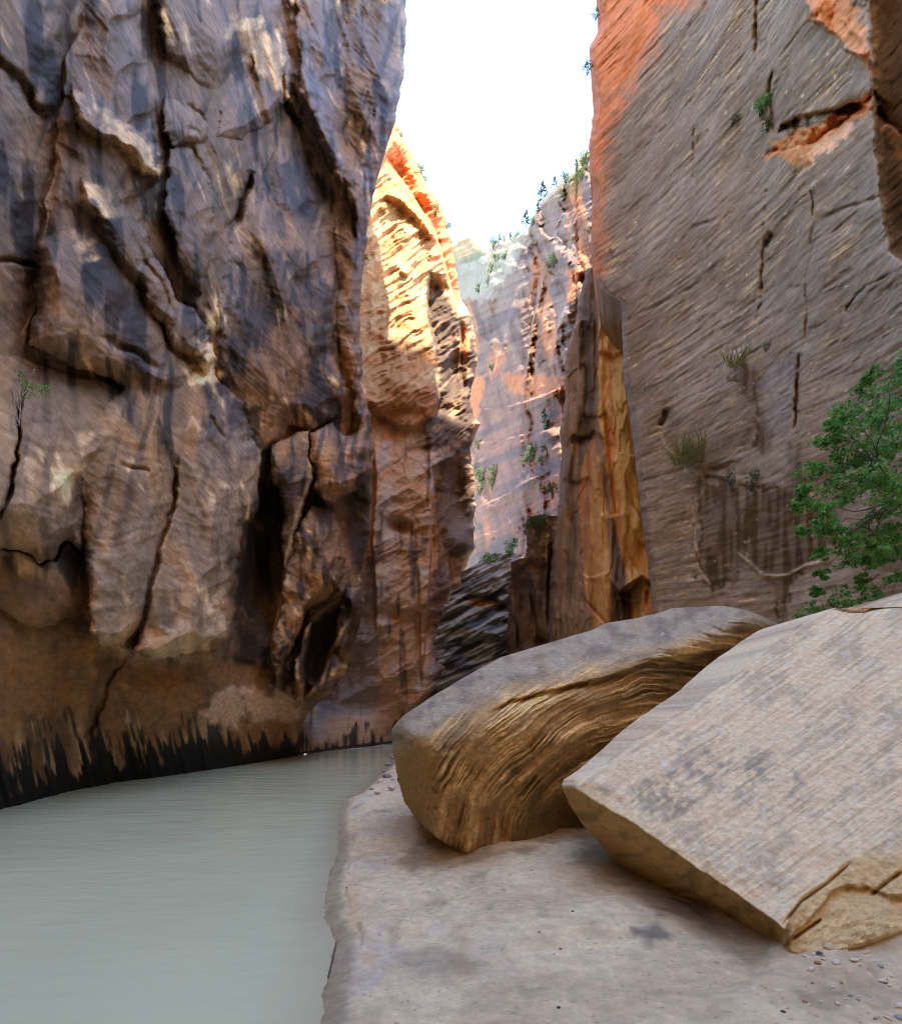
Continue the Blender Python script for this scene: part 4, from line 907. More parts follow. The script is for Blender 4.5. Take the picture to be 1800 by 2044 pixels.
    Db = D * 0 + interp(PX, [(780, 9.2), (1000, 10.2), (1300, 11.5), (1600, 12.5)]); Db = np.maximum(Db, D + .3)
    # colours: grey weathered top, golden brown layered front
    gT = mixc(np.broadcast_to(lin(176, 160, 138, k=1.0), PX.shape + (3,)), lin(126, 114, 100), sst(-.1, .35, fbm(PX * .02, PY * .035, 811, 4)) * .8)
    gT = mixc(gT, lin(222, 214, 200), sst(.3, .5, fbm(PX * .06, PY * .10, 812, 4)) * .45)
    gT = mixc(gT, lin(176, 150, 122), sst(.1, .4, fbm(PX * .015 + 8, PY * .03, 813, 4)) * .5)
    c0, c1, c2 = lin(150, 118, 76, k=1.45), lin(216, 176, 118, k=1.3), lin(104, 82, 56, k=1.4)
    fr = np.broadcast_to(c0, PX.shape + (3,)).copy()
    fr = mixc(fr, c1, sst(.0, .9, -lines + .25 * fbm(PX * .02, PY * .02, 814, 3)) * .85)
    fr = mixc(fr, c2, sst(.15, .8, lines) * .8)
    fr = mixc(fr, lin(78, 60, 42, k=1.3), sst(.05, .35, perlin(fan * 2.6 + 9, th * 1.0, 819)) * amp * .6); fr = mixc(fr, lin(222, 186, 132, k=1.25), sst(.1, .4, -perlin(fan * 2.6 + 9, th * 1.0, 819)) * amp * .5)
    fr = mixc(fr, lin(232, 196, 134, k=1.25), np.clip(rl, 0, 1) * .9)
    fr = mixc(fr, lin(206, 166, 116, k=1.2), inside(PX, PY, Q7((880, 1180), (1050, 1000), (1250, 880), (1500, 900), (1420, 1040), (1150, 1080), (980, 1180)), 16) * .5 * sst(-.6, .4, -lines))
    fr = mixc(fr, lin(150, 112, 56, k=1.25), inside(PX, PY, Q7((120, 850), (300, 830), (420, 1000), (380, 1300), (300, 1450), (150, 1250)), 14) * .7)
    fr = mixc(fr, lin(84, 66, 40, k=1.25), inside(PX, PY, Q7((900, 1450), (1250, 1180), (1500, 1400), (1300, 1600), (850, 1620)), 20) * .6)
    fr = mixc(fr, lin(70, 56, 38, k=1.25), inside(PX, PY, [(1270, 1345), (1420, 1298), (1500, 1300), (1440, 1340), (1330, 1365)], 8) * .7)
    col = gT + (fr - gT) * front[..., None]
    o = build_solid('boulder', PX, PY, D, Db, col, rock_mat('layered_boulder_stone', 16.0, 0.03, None, 0.34))
    tag(o, 'huge brown boulder with curling golden layers, behind the pale slab', 'boulder')
build_striped()

def build_slab():
    out = [(1140, 1568), (1147, 1556), (1175, 1543), (1240, 1500), (1290, 1466), (1360, 1420), (1440, 1368), (1490, 1322), (1530, 1290), (1600, 1246), (1640, 1222), (1662, 1214), (1690, 1222), (1722, 1224), (1760, 1210), (1800, 1194), (1880, 1160), (2000, 1140), (2120, 1200), (2160, 1450), (2120, 1720), (2000, 1830), (1900, 1850),
           (1800, 1870), (1700, 1900), (1640, 1918), (1585, 1915), (1545, 1893), (1500, 1862), (1450, 1826), (1400, 1792), (1340, 1752), (1280, 1712), (1230, 1672), (1190, 1640), (1160, 1605)]
    py, xl, xr = solid_rows(out, 0, 360); nx = 420
    xl = xl + fbm(py * .05, py * 0, 821, 3) * 4
    PX = xl[:, None] + (xr - xl)[:, None] * np.linspace(0, 1, nx)[None]; PY = np.repeat(py[:, None], nx, 1)
    A, nT = plane3(P1(1150, 1565, 5.3), P1(1560, 1850, 3.5), P1(1800, 1200, 6.8)); DT = ray_plane(PX, PY, A, nT)
    As, nS = plane3(P1(1150, 1572, 5.2), P1(1550, 1862, 3.42), P1(1550, 1905, 3.62)); DS = ray_plane(PX, PY, As, nS)
    # the side faces start below the edge of the slab's upper face
    edge_y = interp(PX, [(1130, 1566), (1160, 1582), (1200, 1608), (1260, 1640), (1330, 1690), (1400, 1738), (1480, 1792), (1540, 1838), (1566, 1852), (1590, 1800), (1640, 1765), (1690, 1722), (1730, 1708), (1770, 1722), (1800, 1716), (1900, 1690), (2200, 1640)])
    edge_y = edge_y + fbm(PX * .02, PX * 0, 822, 3) * 9
    Ye = ray_plane(PX, edge_y, A, nT)
    below = np.maximum(PY - edge_y, 0)
    left = sst(1580, 1545, PX)
    # left flank leans back under the slab; right end is a broken, stepped face
    Dl = Ye + below * .0058 * (1 - .35 * sst(0, 60, below))
    Dr = Ye - below * .0026 + .05 * sst(-3, 3, below - interp(PX, [(1550, 20), (1600, 60), (1660, 34), (1720, 60), (1800, 70), (2100, 90)]))
    D = np.where(PY < edge_y, DT, Dl * left + Dr * (1 - left))
    a = (PX - 1140) * .005; b = (PY - 1570) * .005
    # bedding lines run along the slab, up to the right
    th = math.radians(-35); ra = PX * math.cos(th) + PY * math.sin(th); rb = -PX * math.sin(th) + PY * math.cos(th)
    rb2 = rb + 6 * fbm(PX * .006, PY * .006, 823, 3)
    ln = perlin(ra * .006, rb2 * .10, 824) + .8 * perlin(ra * .012, rb2 * .24, 825) + .5 * perlin(ra * .03, rb2 * .5, 826)
    top = sst(3, -6, PY - edge_y)
    D = D + top * .004 * ln + .05 * fbm(PX * .008, PY * .008, 827, 4) + .012 * fbm(PX * .05, PY * .05, 828, 4)
    D = D + (1 - top) * .02 * fbm(PX * .03, PY * .03, 829, 4)
    Z = np.zeros_like(D)
    edge(Z, PX, PY, [(1460, 1760), (1430, 1735), (1405, 1700), (1340, 1690), (1320, 1640), (1290, 1600)], -.05, 40, 3)
    groove(Z, PX, PY, [(1150, 1566), (1190, 1560), (1230, 1580), (1262, 1600)], -.05, 12)
    groove(Z, PX, PY, [(1560, 1850), (1600, 1800), (1650, 1765), (1700, 1722)], .05, 3); groove(Z, PX, PY, [(1575, 1880), (1640, 1835)], .08, 3); groove(Z, PX, PY, [(1735, 1790), (1800, 1740)], .06, 4)
    D = D + Z
    e = np.clip(outline_dist(PX, PY, out) / 14, 0, 1)
    D = D + .16 * (1 - np.sqrt(np.clip(1 - (1 - e) ** 2, 0, 1)))
    thick = interp(PX, [(1140, .5), (1300, 1.0), (1560, 1.3), (1800, 2.0), (2200, 2.5)])
    Db = D + thick
    base, pink, gr, tan_, br = lin(228, 212, 182), lin(214, 182, 150), lin(180, 166, 146), lin(224, 192, 140), lin(146, 112, 70, k=1.2)
    col = np.broadcast_to(base, PX.shape + (3,)).copy()
    n1 = fbm(PX * .012, PY * .012, 831, 4); n2 = fbm(PX * .06, PY * .06, 832, 3)
    col = mixc(col, pink, sst(-.3, .6, ln) * .6); col = mixc(col, gr, sst(-.05, .4, n1 + .3 * ln) * .7); col = mixc(col, lin(222, 214, 204), sst(.1, .5, n2 + .3 * n1) * .6)
    wr = fbm(PX * .03, PY * .03, 833, 4) * 24
    col = mixc(col, lin(140, 134, 132), inside(PX, PY, [(1330, 1520), (1420, 1500), (1560, 1510), (1610, 1570), (1500, 1580), (1400, 1570)], 26, wr * 1.6) * .7 * sst(-.3, .35, n2 + n1 + .3 * ln))
    col = mixc(col, lin(128, 118, 108), inside(PX, PY, [(1260, 1560), (1330, 1520), (1390, 1600), (1330, 1640), (1290, 1620)], 20, wr * 1.5) * .6 * sst(-.3, .3, n2 + n1))
    col = mixc(col, lin(230, 230, 230), inside(PX, PY, [(1310, 1515), (1350, 1510), (1345, 1535), (1318, 1540)], 6, wr * .8) * .8 * sst(-.1, .2, n2))
    col = mixc(col, tan_, sst(40, 5, np.abs(PY - edge_y)) * sst(-.2, .3, n2 + n1) * .6)
    fl = np.broadcast_to(lin(178, 146, 98, k=1.1), col.shape).copy(); fl = mixc(fl, lin(120, 96, 62, k=1.2), sst(-.1, .4, fbm(PX * .03, PY * .03, 834, 4)) * .7)
    fl = mixc(fl, lin(222, 198, 156), sst(1570, 1610, PX) * .75)
    col = col + (fl - col) * (1 - top)[..., None]
    o = build_solid('boulder', PX, PY, D, Db, col, rock_mat('pale_slab_stone', 18.0, 0.016, None, 0.22, .85, .25, (1.06, 1.0, .86)))
    tag(o, 'pale tilted sandstone slab with straight bedding lines, nearest the viewer', 'boulder')
build_slab()

# ================================================================== PLANTS
rng = np.random.default_rng(7)
def leaf_mat(name, c1, c2, trans=.25):
    m, nt, bs = node_mat(name); N = nt.nodes.new; Lk = nt.links.new
    oi = N('ShaderNodeTexCoord'); n = N('ShaderNodeTexNoise'); n.inputs['Scale'].default_value = 9.0; n.inputs['Detail'].default_value = 3
    Lk(oi.outputs['Object'], n.inputs['Vector'])
    rp = N('ShaderNodeValToRGB'); rp.color_ramp.elements[0].color = (*c1, 1); rp.color_ramp.elements[1].color = (*c2, 1); rp.color_ramp.elements[0].position = .35; rp.color_ramp.elements[1].position = .65
    Lk(n.outputs['Fac'], rp.inputs[0]); Lk(rp.outputs[0], bs.inputs['Base Color']); bs.inputs['Roughness'].default_value = .55
    tr = N('ShaderNodeBsdfTranslucent'); Lk(rp.outputs[0], tr.inputs['Color']); mx = N('ShaderNodeMixShader'); mx.inputs[0].default_value = trans
    out = [q for q in nt.nodes if q.type == 'OUTPUT_MATERIAL'][0]
    Lk(bs.outputs[0], mx.inputs[1]); Lk(tr.outputs[0], mx.inputs[2]); Lk(mx.outputs[0], out.inputs[0])
    return m
def bark_mat(name, c):
    m, nt, bs = node_mat(name); N = nt.nodes.new; Lk = nt.links.new
    tc = N('ShaderNodeTexCoord'); n = N('ShaderNodeTexNoise'); n.inputs['Scale'].default_value = 30; Lk(tc.outputs['Object'], n.inputs['Vector'])
    rp = N('ShaderNodeValToRGB'); rp.color_ramp.elements[0].color = tuple(x * .6 for x in c) + (1,); rp.color_ramp.elements[1].color = tuple(c) + (1,)
    Lk(n.outputs['Fac'], rp.inputs[0]); Lk(rp.outputs[0], bs.inputs['Base Color']); bs.inputs['Roughness'].default_value = .9
    return m
M_GREEN = leaf_mat('fresh_green_leaf', (.07, .20, .04), (.24, .50, .10), .45)
M_DARKG = leaf_mat('dark_green_needle', (.03, .07, .03), (.07, .13, .05), .1)
M_SAGE = leaf_mat('yellow_green_grass', (.17, .19, .06), (.36, .34, .13))
M_MUTED = leaf_mat('muted_shrub_leaf', (.07, .13, .03), (.16, .22, .06))  # muted green of the shrubs on cliffs and slopes
M_BARK = bark_mat('grey_bark', (.12, .09, .07)); M_PALE = bark_mat('bleached_twig', (.55, .52, .47))
def leaves(name, centers, size, mat, parent, up=.35, narrow=.55):
    """one kite-shaped leaf at each centre"""
    n = len(centers); c = np.asarray(centers)
    d = rng.normal(size=(n, 3)); d /= np.linalg.norm(d, axis=1, keepdims=True)
    nn = rng.normal(size=(n, 3)) + np.array([0, 0, up * 3]); nn -= (nn * d).sum(1, keepdims=True) * d; nn /= np.linalg.norm(nn, axis=1, keepdims=True) + 1e-9
    w = np.cross(d, nn); s = size * rng.uniform(.6, 1.3, (n, 1))
    V = np.stack([c - d * s * .5, c + w * s * .5 * narrow - d * s * .05, c + d * s * .5, c - w * s * .5 * narrow - d * s * .05], 1)
    V[:, 1] += nn * s * .08; V[:, 3] += nn * s * .08
    return tag(mesh_from(name, V.reshape(-1, 3), np.arange(4 * n).reshape(-1, 4), mat, None, False, parent), kind='stuff')
def tubes(name, paths, mat, parent, sides=5):
    V = []; Fc = []; n = 0
    for pts, r0, r1 in paths:
        pts = np.asarray(pts, float); m = len(pts)
        t = np.gradient(pts, axis=0); t /= np.linalg.norm(t, axis=1, keepdims=True) + 1e-9
        ref = np.where(np.abs(t[:, 2:3]) < .8, np.array([[0, 0, 1.]]), np.array([[1., 0, 0]]))
        u = np.cross(t, ref); u /= np.linalg.norm(u, axis=1, keepdims=True) + 1e-9; v = np.cross(t, u)
        r = np.linspace(r0, r1, m)[:, None, None]; a = np.arange(sides) * 2 * math.pi / sides
        ring = pts[:, None] + r * (np.cos(a)[None, :, None] * u[:, None] + np.sin(a)[None, :, None] * v[:, None])
        V.append(ring.reshape(-1, 3))
        for i in range(m - 1):
            for k in range(sides): Fc.append((n + i * sides + k, n + i * sides + (k + 1) % sides, n + (i + 1) * sides + (k + 1) % sides, n + (i + 1) * sides + k))
        n += m * sides
    o = mesh_from(name, np.concatenate(V), np.array(Fc), mat, None, True, parent)
    if parent is not None and len(paths) > 1: o['kind'] = 'stuff'
    return o
def bend(a, b, k=6, sag=.1, j=.05):
    a, b = np.asarray(a, float), np.asarray(b, float); L = np.linalg.norm(b - a)
    t = np.linspace(0, 1, k)[:, None]; p = a + (b - a) * t
    p[:, 2] += sag * L * np.sin(t[:, 0] * math.pi); p[1:-1] += rng.normal(size=(k - 2, 3)) * j * L * .5
    return p
def root(name, loc, label, cat, group=None):
    o = link(bpy.data.objects.new(name, None)); o.location = loc; o.empty_display_size = .2
    return tag(o, label, cat, group)
def cluster(c, r, n, flat=.8):
    p = rng.normal(size=(n, 3)); p /= np.linalg.norm(p, axis=1, keepdims=True); p *= rng.uniform(0, 1, (n, 1)) ** .45
    return np.asarray(c) + p * np.array([r, r, r * flat])
def shrub(px, py, rpx, D, label, mat=M_MUTED, n=160, leaf=None, name='shrub', cat='shrub', group=None, off=.4, tall=1.0):
    """bush: stems fan out from the rock, leaf clumps at their ends"""
    r = rpx / F * D; D = D - min(r * off, 2.0); c = P1(px, py, D); base = c - np.array([0, -r * .5, r * .95 * tall])
    o = root(name, base, label, cat, group)
    st = []; pts = []
    nc = 9
    for i in range(nc):
        q = rng.normal(size=3); q /= np.linalg.norm(q); e = (c - base) + q * r * np.array([.75, .6, .75 * tall]) * rng.uniform(.5, 1)
        st.append((bend((0, 0, 0), e, 5, .05, .1), r * .035, r * .01)); pts.append(cluster(e, r * .5, max(8, 2 * n // nc), .8))
    tubes('stem', st, M_BARK, o, 4)
    leaves('foliage', np.concatenate(pts), leaf or r * .22, mat, o)
    return o
def grass(px, py, rpx, D, label, n=70, mat=M_SAGE):
    r = rpx / F * D; b = P1(px, py + rpx * .8, D - .15); o = root('grass_tuft', b, label, 'grass')
    V = []; Fc = []
    for i in range(n):
        x = rng.uniform(-.8, .8) * r; a = np.array([x, rng.uniform(-.1, .1), -.1 * r + .25 * r * (x / r) ** 2]); d = np.array([rng.normal() * .45 + x / r * .5, rng.normal() * .3 - .35, 1.0]); L = r * rng.uniform(.6, 1.7)
        w = np.array([r * .025, 0, 0]); m_ = a + d * L * .55; e = a + d * L * .9 + np.array([d[0] * .4 * L, -.1 * L, -.15 * L])
        k = len(V); V += [a - w, a + w, m_ + w * .8, m_ - w * .8, e]; Fc.append((k, k + 1, k + 2, k + 3)); Fc.append((k + 3, k + 2, k + 4, k + 4))
    V = np.array(V); q = np.array([f for f in Fc if f[2] != f[3]]); t = np.array([f[:3] for f in Fc if f[2] == f[3]])
    tag(mesh_from('blades', V, q, mat, None, False, o, t), kind='stuff')
    return o
def pine(px, ptop, pbase, D, label, wid=.34, n=420):
    b = P1(px, pbase, D); H = (pbase - ptop) / F * D; o = root('pine_tree', b, label, 'tree', 'pines on the far rim and slopes')
    tubes('trunk', [(bend((0, 0, -.3), (0, 0, H), 6, 0, .01), H * .022, H * .004)], M_BARK, o, 6)
    pts = []
    br = []
    for i in range(26):
        h = H * (.18 + .8 * (i / 25.0)); L = H * wid * (1.02 - i / 25.0) * rng.uniform(.55, 1.1) + H * .03; a = rng.uniform(0, 6.28)
        e = np.array([math.cos(a) * L, math.sin(a) * L, h - .12 * L]); br.append((np.array([(0, 0, h), e * [.5, .5, 1] , e]), H * .006, H * .002))
        for q in (.35, .6, .8, 1.0): pts.append(cluster(np.array([0, 0, h]) * (1 - q) + e * q, H * .045, n // 100 + 1, .6))
    tubes('branch', br, M_BARK, o, 3); leaves('crown', np.concatenate(pts), H * .08, M_DARKG, o, .3, .5)
    return o

def leafy_tree():
    D = 8.6
    b = np.array([8.6, 8.9, .25]); o = root('broadleaf_tree', b, 'green leafy tree leaning in from the right edge in front of the banded cliff', 'tree')
    top = np.array([8.0, 8.5, 7.0]) - b; mid = np.array([8.5, 8.7, 3.2]) - b
    path = [(np.array([(0, 0, -.3), mid * [1, 1, .5], mid, (mid + top) / 2, top]), .11, .03)]
    tubes('trunk', path, M_BARK, o, 8)
    cl = [(1765, 795, 52), (1710, 835, 40), (1795, 735, 44), (1655, 880, 34), (1722, 895, 46), (1788, 890, 52), (1630, 945, 32), (1680, 975, 40), (1755, 965, 50), (1603, 985, 22), (1642, 1030, 30), (1722, 1045, 36), (1795, 1000, 46), (1692, 1085, 26), (1775, 1060, 30),
          (1612, 1055, 20), (1640, 1105, 18), (1745, 1090, 26), (1690, 925, 26), (1735, 760, 24), (1850, 820, 60), (1900, 900, 70), (1860, 980, 60), (1960, 820, 70), (1930, 730, 60), (1860, 720, 50), (1990, 960, 70), (1600, 1010, 16), (1670, 845, 20), (1660, 1060, 26), (1700, 1120, 24), (1765, 1120, 30), (1640, 1145, 14), (1800, 1090, 34), (1720, 965, 30), (1750, 850, 30)]
    L = []; T = []
    limbs = [P1(x, y, D + dd) - b for x, y, dd in ((1850, 860, .1), (1800, 1000, -.3), (1815, 770, .3), (1755, 930, -.2), (1745, 1062, .3), (1900, 800, 0))]
    for i, lm in enumerate(limbs):
        s = mid + (top - mid) * np.clip((lm[2] - mid[2] - .9) / (top[2] - mid[2]), 0, 1); T.append((bend(s, lm, 7, -.08, .07), .04, .016))
    for px, py, r in cl:
        d = D + rng.uniform(-.8, .8); c = P1(px, py, d) - b; rr = r / F * d
        s = min(limbs, key=lambda q: np.linalg.norm(q - c) + (2 if q[0] < c[0] - .3 else 0)); T.append((bend(s, c, 6, .06, .09), .014, .004))
        for i in range(6):
            e = cluster(c, rr, 1)[0]; T.append((bend(c, e, 4, .05, .1), .005, .002))
        for i in range(11):
            L.append(cluster(cluster(c, rr * 1.15, 1)[0], rr * .5, int(10 + r * .8), .5))
    tubes('branch', T, M_BARK, o, 4)
    leaves('foliage', np.concatenate(L), .068, M_GREEN, o, .5, .62)
leafy_tree()
def low_shrub():
    D = 9.4
    b = P1(1720, 1400, D); b[2] = .4; o = root('shrub', b, 'dim green shrub low behind the slab, under the leafy tree', 'shrub')
    L = []; T = []
    for px, py, r in ((1640, 1222, 26), (1602, 1240, 18), (1690, 1200, 26), (1745, 1180, 24), (1630, 1180, 12), (1770, 1215, 26), (1665, 1250, 24), (1790, 1150, 20), (1720, 1160, 14)):
        d = D + rng.uniform(-.4, .4); c = P1(px, py, d) - b; rr = r / F * d; T.append((bend((0, 0, 0), c, 6, .05, .06), .014, .004))
        for i in range(12): L.append(cluster(cluster(c, rr * 1.4, 1)[0], rr * .5, 18, .55))
    tubes('stem', T, M_BARK, o, 4); leaves('foliage', np.concatenate(L), .075, M_GREEN, o, .5, .6)
low_shrub()
def crack_shrub():
    D = at('left', 45, 800) - .15; b = P1(38, 850, D); o = root('shrub', b, 'small shrub with bleached bare twigs hanging in a crack of the left cliff', 'shrub')
    T = []
    for pts in (((38, 850), (42, 800), (52, 760), (66, 745), (72, 730)), ((38, 850), (28, 800), (30, 770), (20, 755)), ((40, 820), (20, 770), (0, 745), (-20, 740)), ((42, 800), (34, 765), (45, 742), (70, 738)), ((38, 845), (24, 815), (5, 810), (-10, 818)), ((36, 850), (20, 830), (2, 790)), ((45, 790), (56, 775), (62, 752))):
        T.append((np.array([P1(x, y, D - .08 + rng.uniform(-.08, .08)) - b for x, y in pts]), .010, .003))
    tubes('twig', T, M_PALE, o, 5)
    L = [cluster(P1(x, y, D - .1) - b, r / F * D, n, .6) for x, y, r, n in ((66, 778, 22, 90), (86, 775, 14, 50), (50, 765, 14, 45), (45, 790, 12, 30), (42, 745, 8, 16))]
    leaves('foliage', np.concatenate(L), .05, M_GREEN, o, .3, .4)
crack_shrub()
R_ = lambda x, y: at('right', x, y)
shrub(1521, 205, 19, R_(1521, 205), 'bright green bush high on the banded cliff above the orange hollow', M_GREEN, 200)
shrub(1536, 240, 16, R_(1536, 240), 'dull green bush just below the bright one on the high crack', M_MUTED, 120)
shrub(1463, 236, 13, R_(1463, 236), 'small dark bush left of the high crack on the banded cliff', M_DARKG, 90)
grass(1475, 705, 30, R_(1475, 705), 'upper tuft of yellow grass above the long brown stain', 90)
shrub(1530, 688, 11, R_(1530, 688), 'little green plant on the ledge right of the upper grass tuft', M_MUTED, 70)
grass(1385, 885, 42, R_(1385, 885), 'wide tuft of pale dry grass on the broken ledge near the pillars', 150)
grass(1365, 905, 28, R_(1365, 905), 'shorter dry grass at the left end of the broken ledge', 60)
shrub(1460, 948, 18, R_(1460, 948), 'green plant at the top left of the large brown stain', M_MUTED, 80)
shrub(1505, 955, 24, R_(1505, 955), 'wider green plant along the top edge of the large brown stain', M_MUTED, 120)
shrub(1390, 1145, 12, R_(1390, 1145), 'faint green plant low on the banded cliff beside the white seam', M_MUTED, 60)
shrub(1076, 1043, 26, at('block', 1076, 1050) - .5, 'grey green bush on top of the brown block', M_MUTED, 260)
shrub(1104, 975, 18, at('pillar', 1118, 975) + 3, 'bush tucked against the left edge of the pillars', M_MUTED, 140)
F_ = lambda x, y: at('far', x, y)
for x, t, b, l in ((1083, 362, 402, 'tallest dark pine on the sloping far rim'), (1050, 419, 452, 'second dark pine down the sloping far rim'), (1075, 398, 412, 'small pine just below the tallest one on the far rim'), (1019, 463, 480, 'thin pine low on the far rim'), (997, 467, 484, 'tiny pine left of the thin one on the far rim'),
                   (1006, 470, 483, 'tiny pine between the two low rim pines'), (1073, 405, 425, 'stub pine on the rim above the second pine'), (1107, 352, 374, 'bushy pine near the top of the far rim'), (1150, 318, 342, 'highest pine on the far rim beside the right cliff'),
                   (1092, 838, 905, 'tall thin pine on the slope left of the pillars'), (1085, 815, 850, 'darker pine higher up the slope left of the pillars')):
    pine(x, t, b, F_(x, b + 3) - 1.0, l)
for x, y, r, l in ((984, 481, 11, 'round green bush on the far skyline saddle'), (1032, 470, 9, 'pale bush on the far rim near the thin pine'), (1062, 440, 9, 'bush at the foot of the second rim pine'), (1130, 350, 12, 'bush at the top bend of the far rim'), (1165, 318, 14, 'light green bush where the far rim meets the right cliff'), (1162, 345, 12, 'lower light green bush beside the right cliff'),
                   (975, 560, 12, 'bright bush on the sunny shelf below the butte'), (980, 535, 10, 'bush in the middle of the sunny shelf'), (1008, 505, 11, 'bush at the right end of the sunny shelf'), (990, 510, 9, 'low bush left of the shelf end'), (955, 573, 9, 'dark bush under the sunny shelf'), (1106, 515, 14, 'dark bush in the notch high on the far cliff'), (1098, 530, 10, 'smaller bush below the notch on the far cliff'),
                   (983, 730, 9, 'bush on the ledge left of the orange band'), (962, 945, 17, 'leftmost bright bush on the lower slope'), (990, 940, 17, 'tall bush on the lower slope beside the leftmost one'), (985, 965, 15, 'bush below the pair on the lower slope'), (960, 975, 14, 'lowest bush of the lower slope group'), (1060, 908, 20, 'wide bush at the foot of the thin pine'), (1045, 918, 12, 'small bush left of the wide one under the pine'),
                   (1080, 915, 12, 'bush at the right of the wide one under the pine'), (955, 884, 11, 'bush on the narrow shelf above the lower slope')):
    D = F_(x, y); shrub(x, y, r, D - 1.0, l, M_MUTED, 170, group='shrubs on the far rim and slopes', off=.6)
SL = at('slick', 985, 1115)
shrub(1022, 1082, 15, SL + 1, 'dark green bush behind the brown block', M_DARKG, 180); shrub(1018, 1098, 14, SL, 'bright bush against the brown block above the slickrock', M_GREEN, 160); shrub(968, 1117, 17, SL, 'low bright bush on the rim of the slickrock', M_GREEN, 200); shrub(988, 1112, 11, SL - .5, 'small bush right of the low bright one on the slickrock rim', M_GREEN, 110)
B_ = lambda x, y: at('buttress', x, y)
for x, y, r, l in ((797, 268, 9, 'topmost pale bush on the edge of the sunlit buttress'), (838, 335, 12, 'tall pale bush on the skyline of the sunlit buttress'), (846, 357, 11, 'second pale bush on the skyline of the sunlit buttress'), (893, 448, 9, 'lowest pale bush on the skyline of the sunlit buttress'), (868, 418, 11, 'yellow bush growing on the face of the sunlit buttress')):
    shrub(x, y, r, B_(x - 12, y) + (0 if x == 868 else 1.5), l, M_MUTED, 140, off=.6)
shrub(1190, 26, 10, R_(1205, 26) + .5, 'dark bush at the very top left edge of the orange rim', M_DARKG, 110); shrub(1173, 132, 12, R_(1190, 132) + .5, 'dark bush sticking out from the orange rim below the top one', M_DARKG, 130)

# ================================================================== STONES, TWIGS, DEBRIS
def stone_mesh(seed, sub=2, lo=.62, hi=.9, smooth=True):
    import bmesh
    bm = bmesh.new(); bmesh.ops.create_icosphere(bm, subdivisions=sub, radius=1.0); r = np.random.default_rng(seed)
    pl = [(lambda v: v / np.linalg.norm(v))(r.normal(size=3)) for _ in range(9)]; dd = r.uniform(lo, hi, 9)
    for v in bm.verts:
        p = np.array(v.co); k = min([1.0] + [d / max(1e-3, float(p @ q)) for q, d in zip(pl, dd) if p @ q > .05]); v.co = p * k
    me = bpy.data.meshes.new('stone'); bm.to_mesh(me); bm.free()
    for p in me.polygons: p.use_smooth = smooth
    return me
def stone_mat(name, c):
    m, nt, bs = node_mat(name); N = nt.nodes.new; Lk = nt.links.new
    tc = N('ShaderNodeTexCoord'); n = N('ShaderNodeTexNoise'); n.inputs['Scale'].default_value = 3; n.inputs['Detail'].default_value = 6; Lk(tc.outputs['Object'], n.inputs['Vector'])
    rp = N('ShaderNodeValToRGB'); rp.color_ramp.elements[0].color = tuple(float(x) * .65 for x in c) + (1,); rp.color_ramp.elements[1].color = tuple(float(min(x * 1.15, .85)) for x in c) + (1,)
    Lk(n.outputs['Fac'], rp.inputs[0]); Lk(rp.outputs[0], bs.inputs['Base Color']); bs.inputs['Roughness'].default_value = .8
    return m
SM = {'pale': stone_mat('pale_stone', lin(222, 206, 184)), 'pink': stone_mat('reddish_stone', lin(176, 118, 92)), 'dark': stone_mat('dark_stone', lin(76, 70, 70)), 'tan': stone_mat('tan_stone', lin(206, 180, 140)), 'grey': stone_mat('grey_stone', lin(160, 156, 152))}
base_me = {}
for k, m in SM.items():
    base_me[k] = []
    for i in range(3):
        me = stone_mesh(i + 10); me.materials.append(m); base_me[k].append(me)
BLK = []
for i in range(4):
    me = stone_mesh(40 + i, 3, .42, .72, False); me.materials.append(SM['tan']); BLK.append(me)
def ground_at(px, py):
    z = .1
    for _ in range(8):
        p = on_level(px, py, z); z = float(sand_z(np.array([p[0]]), np.array([p[1]]))[0][0])
        if z < 0: z = 0.0
    return on_level(px, py, z)
def stone(px, py, rpx, kind, label, group=None, name='stone', flat=.6):
    p = ground_at(px, py); r = rpx / F * p[1]
    o = link(bpy.data.objects.new(name, base_me[kind][rng.integers(3)])); o.location = (p[0], p[1], p[2] + r * flat * .35)
    o.scale = (r * rng.uniform(.9, 1.2), r * rng.uniform(.8, 1.1), r * flat * rng.uniform(.85, 1.1)); o.rotation_euler = (rng.uniform(-.2, .2), rng.uniform(-.2, .2), rng.uniform(0, 6.28))
    return tag(o, label, 'stone', group)
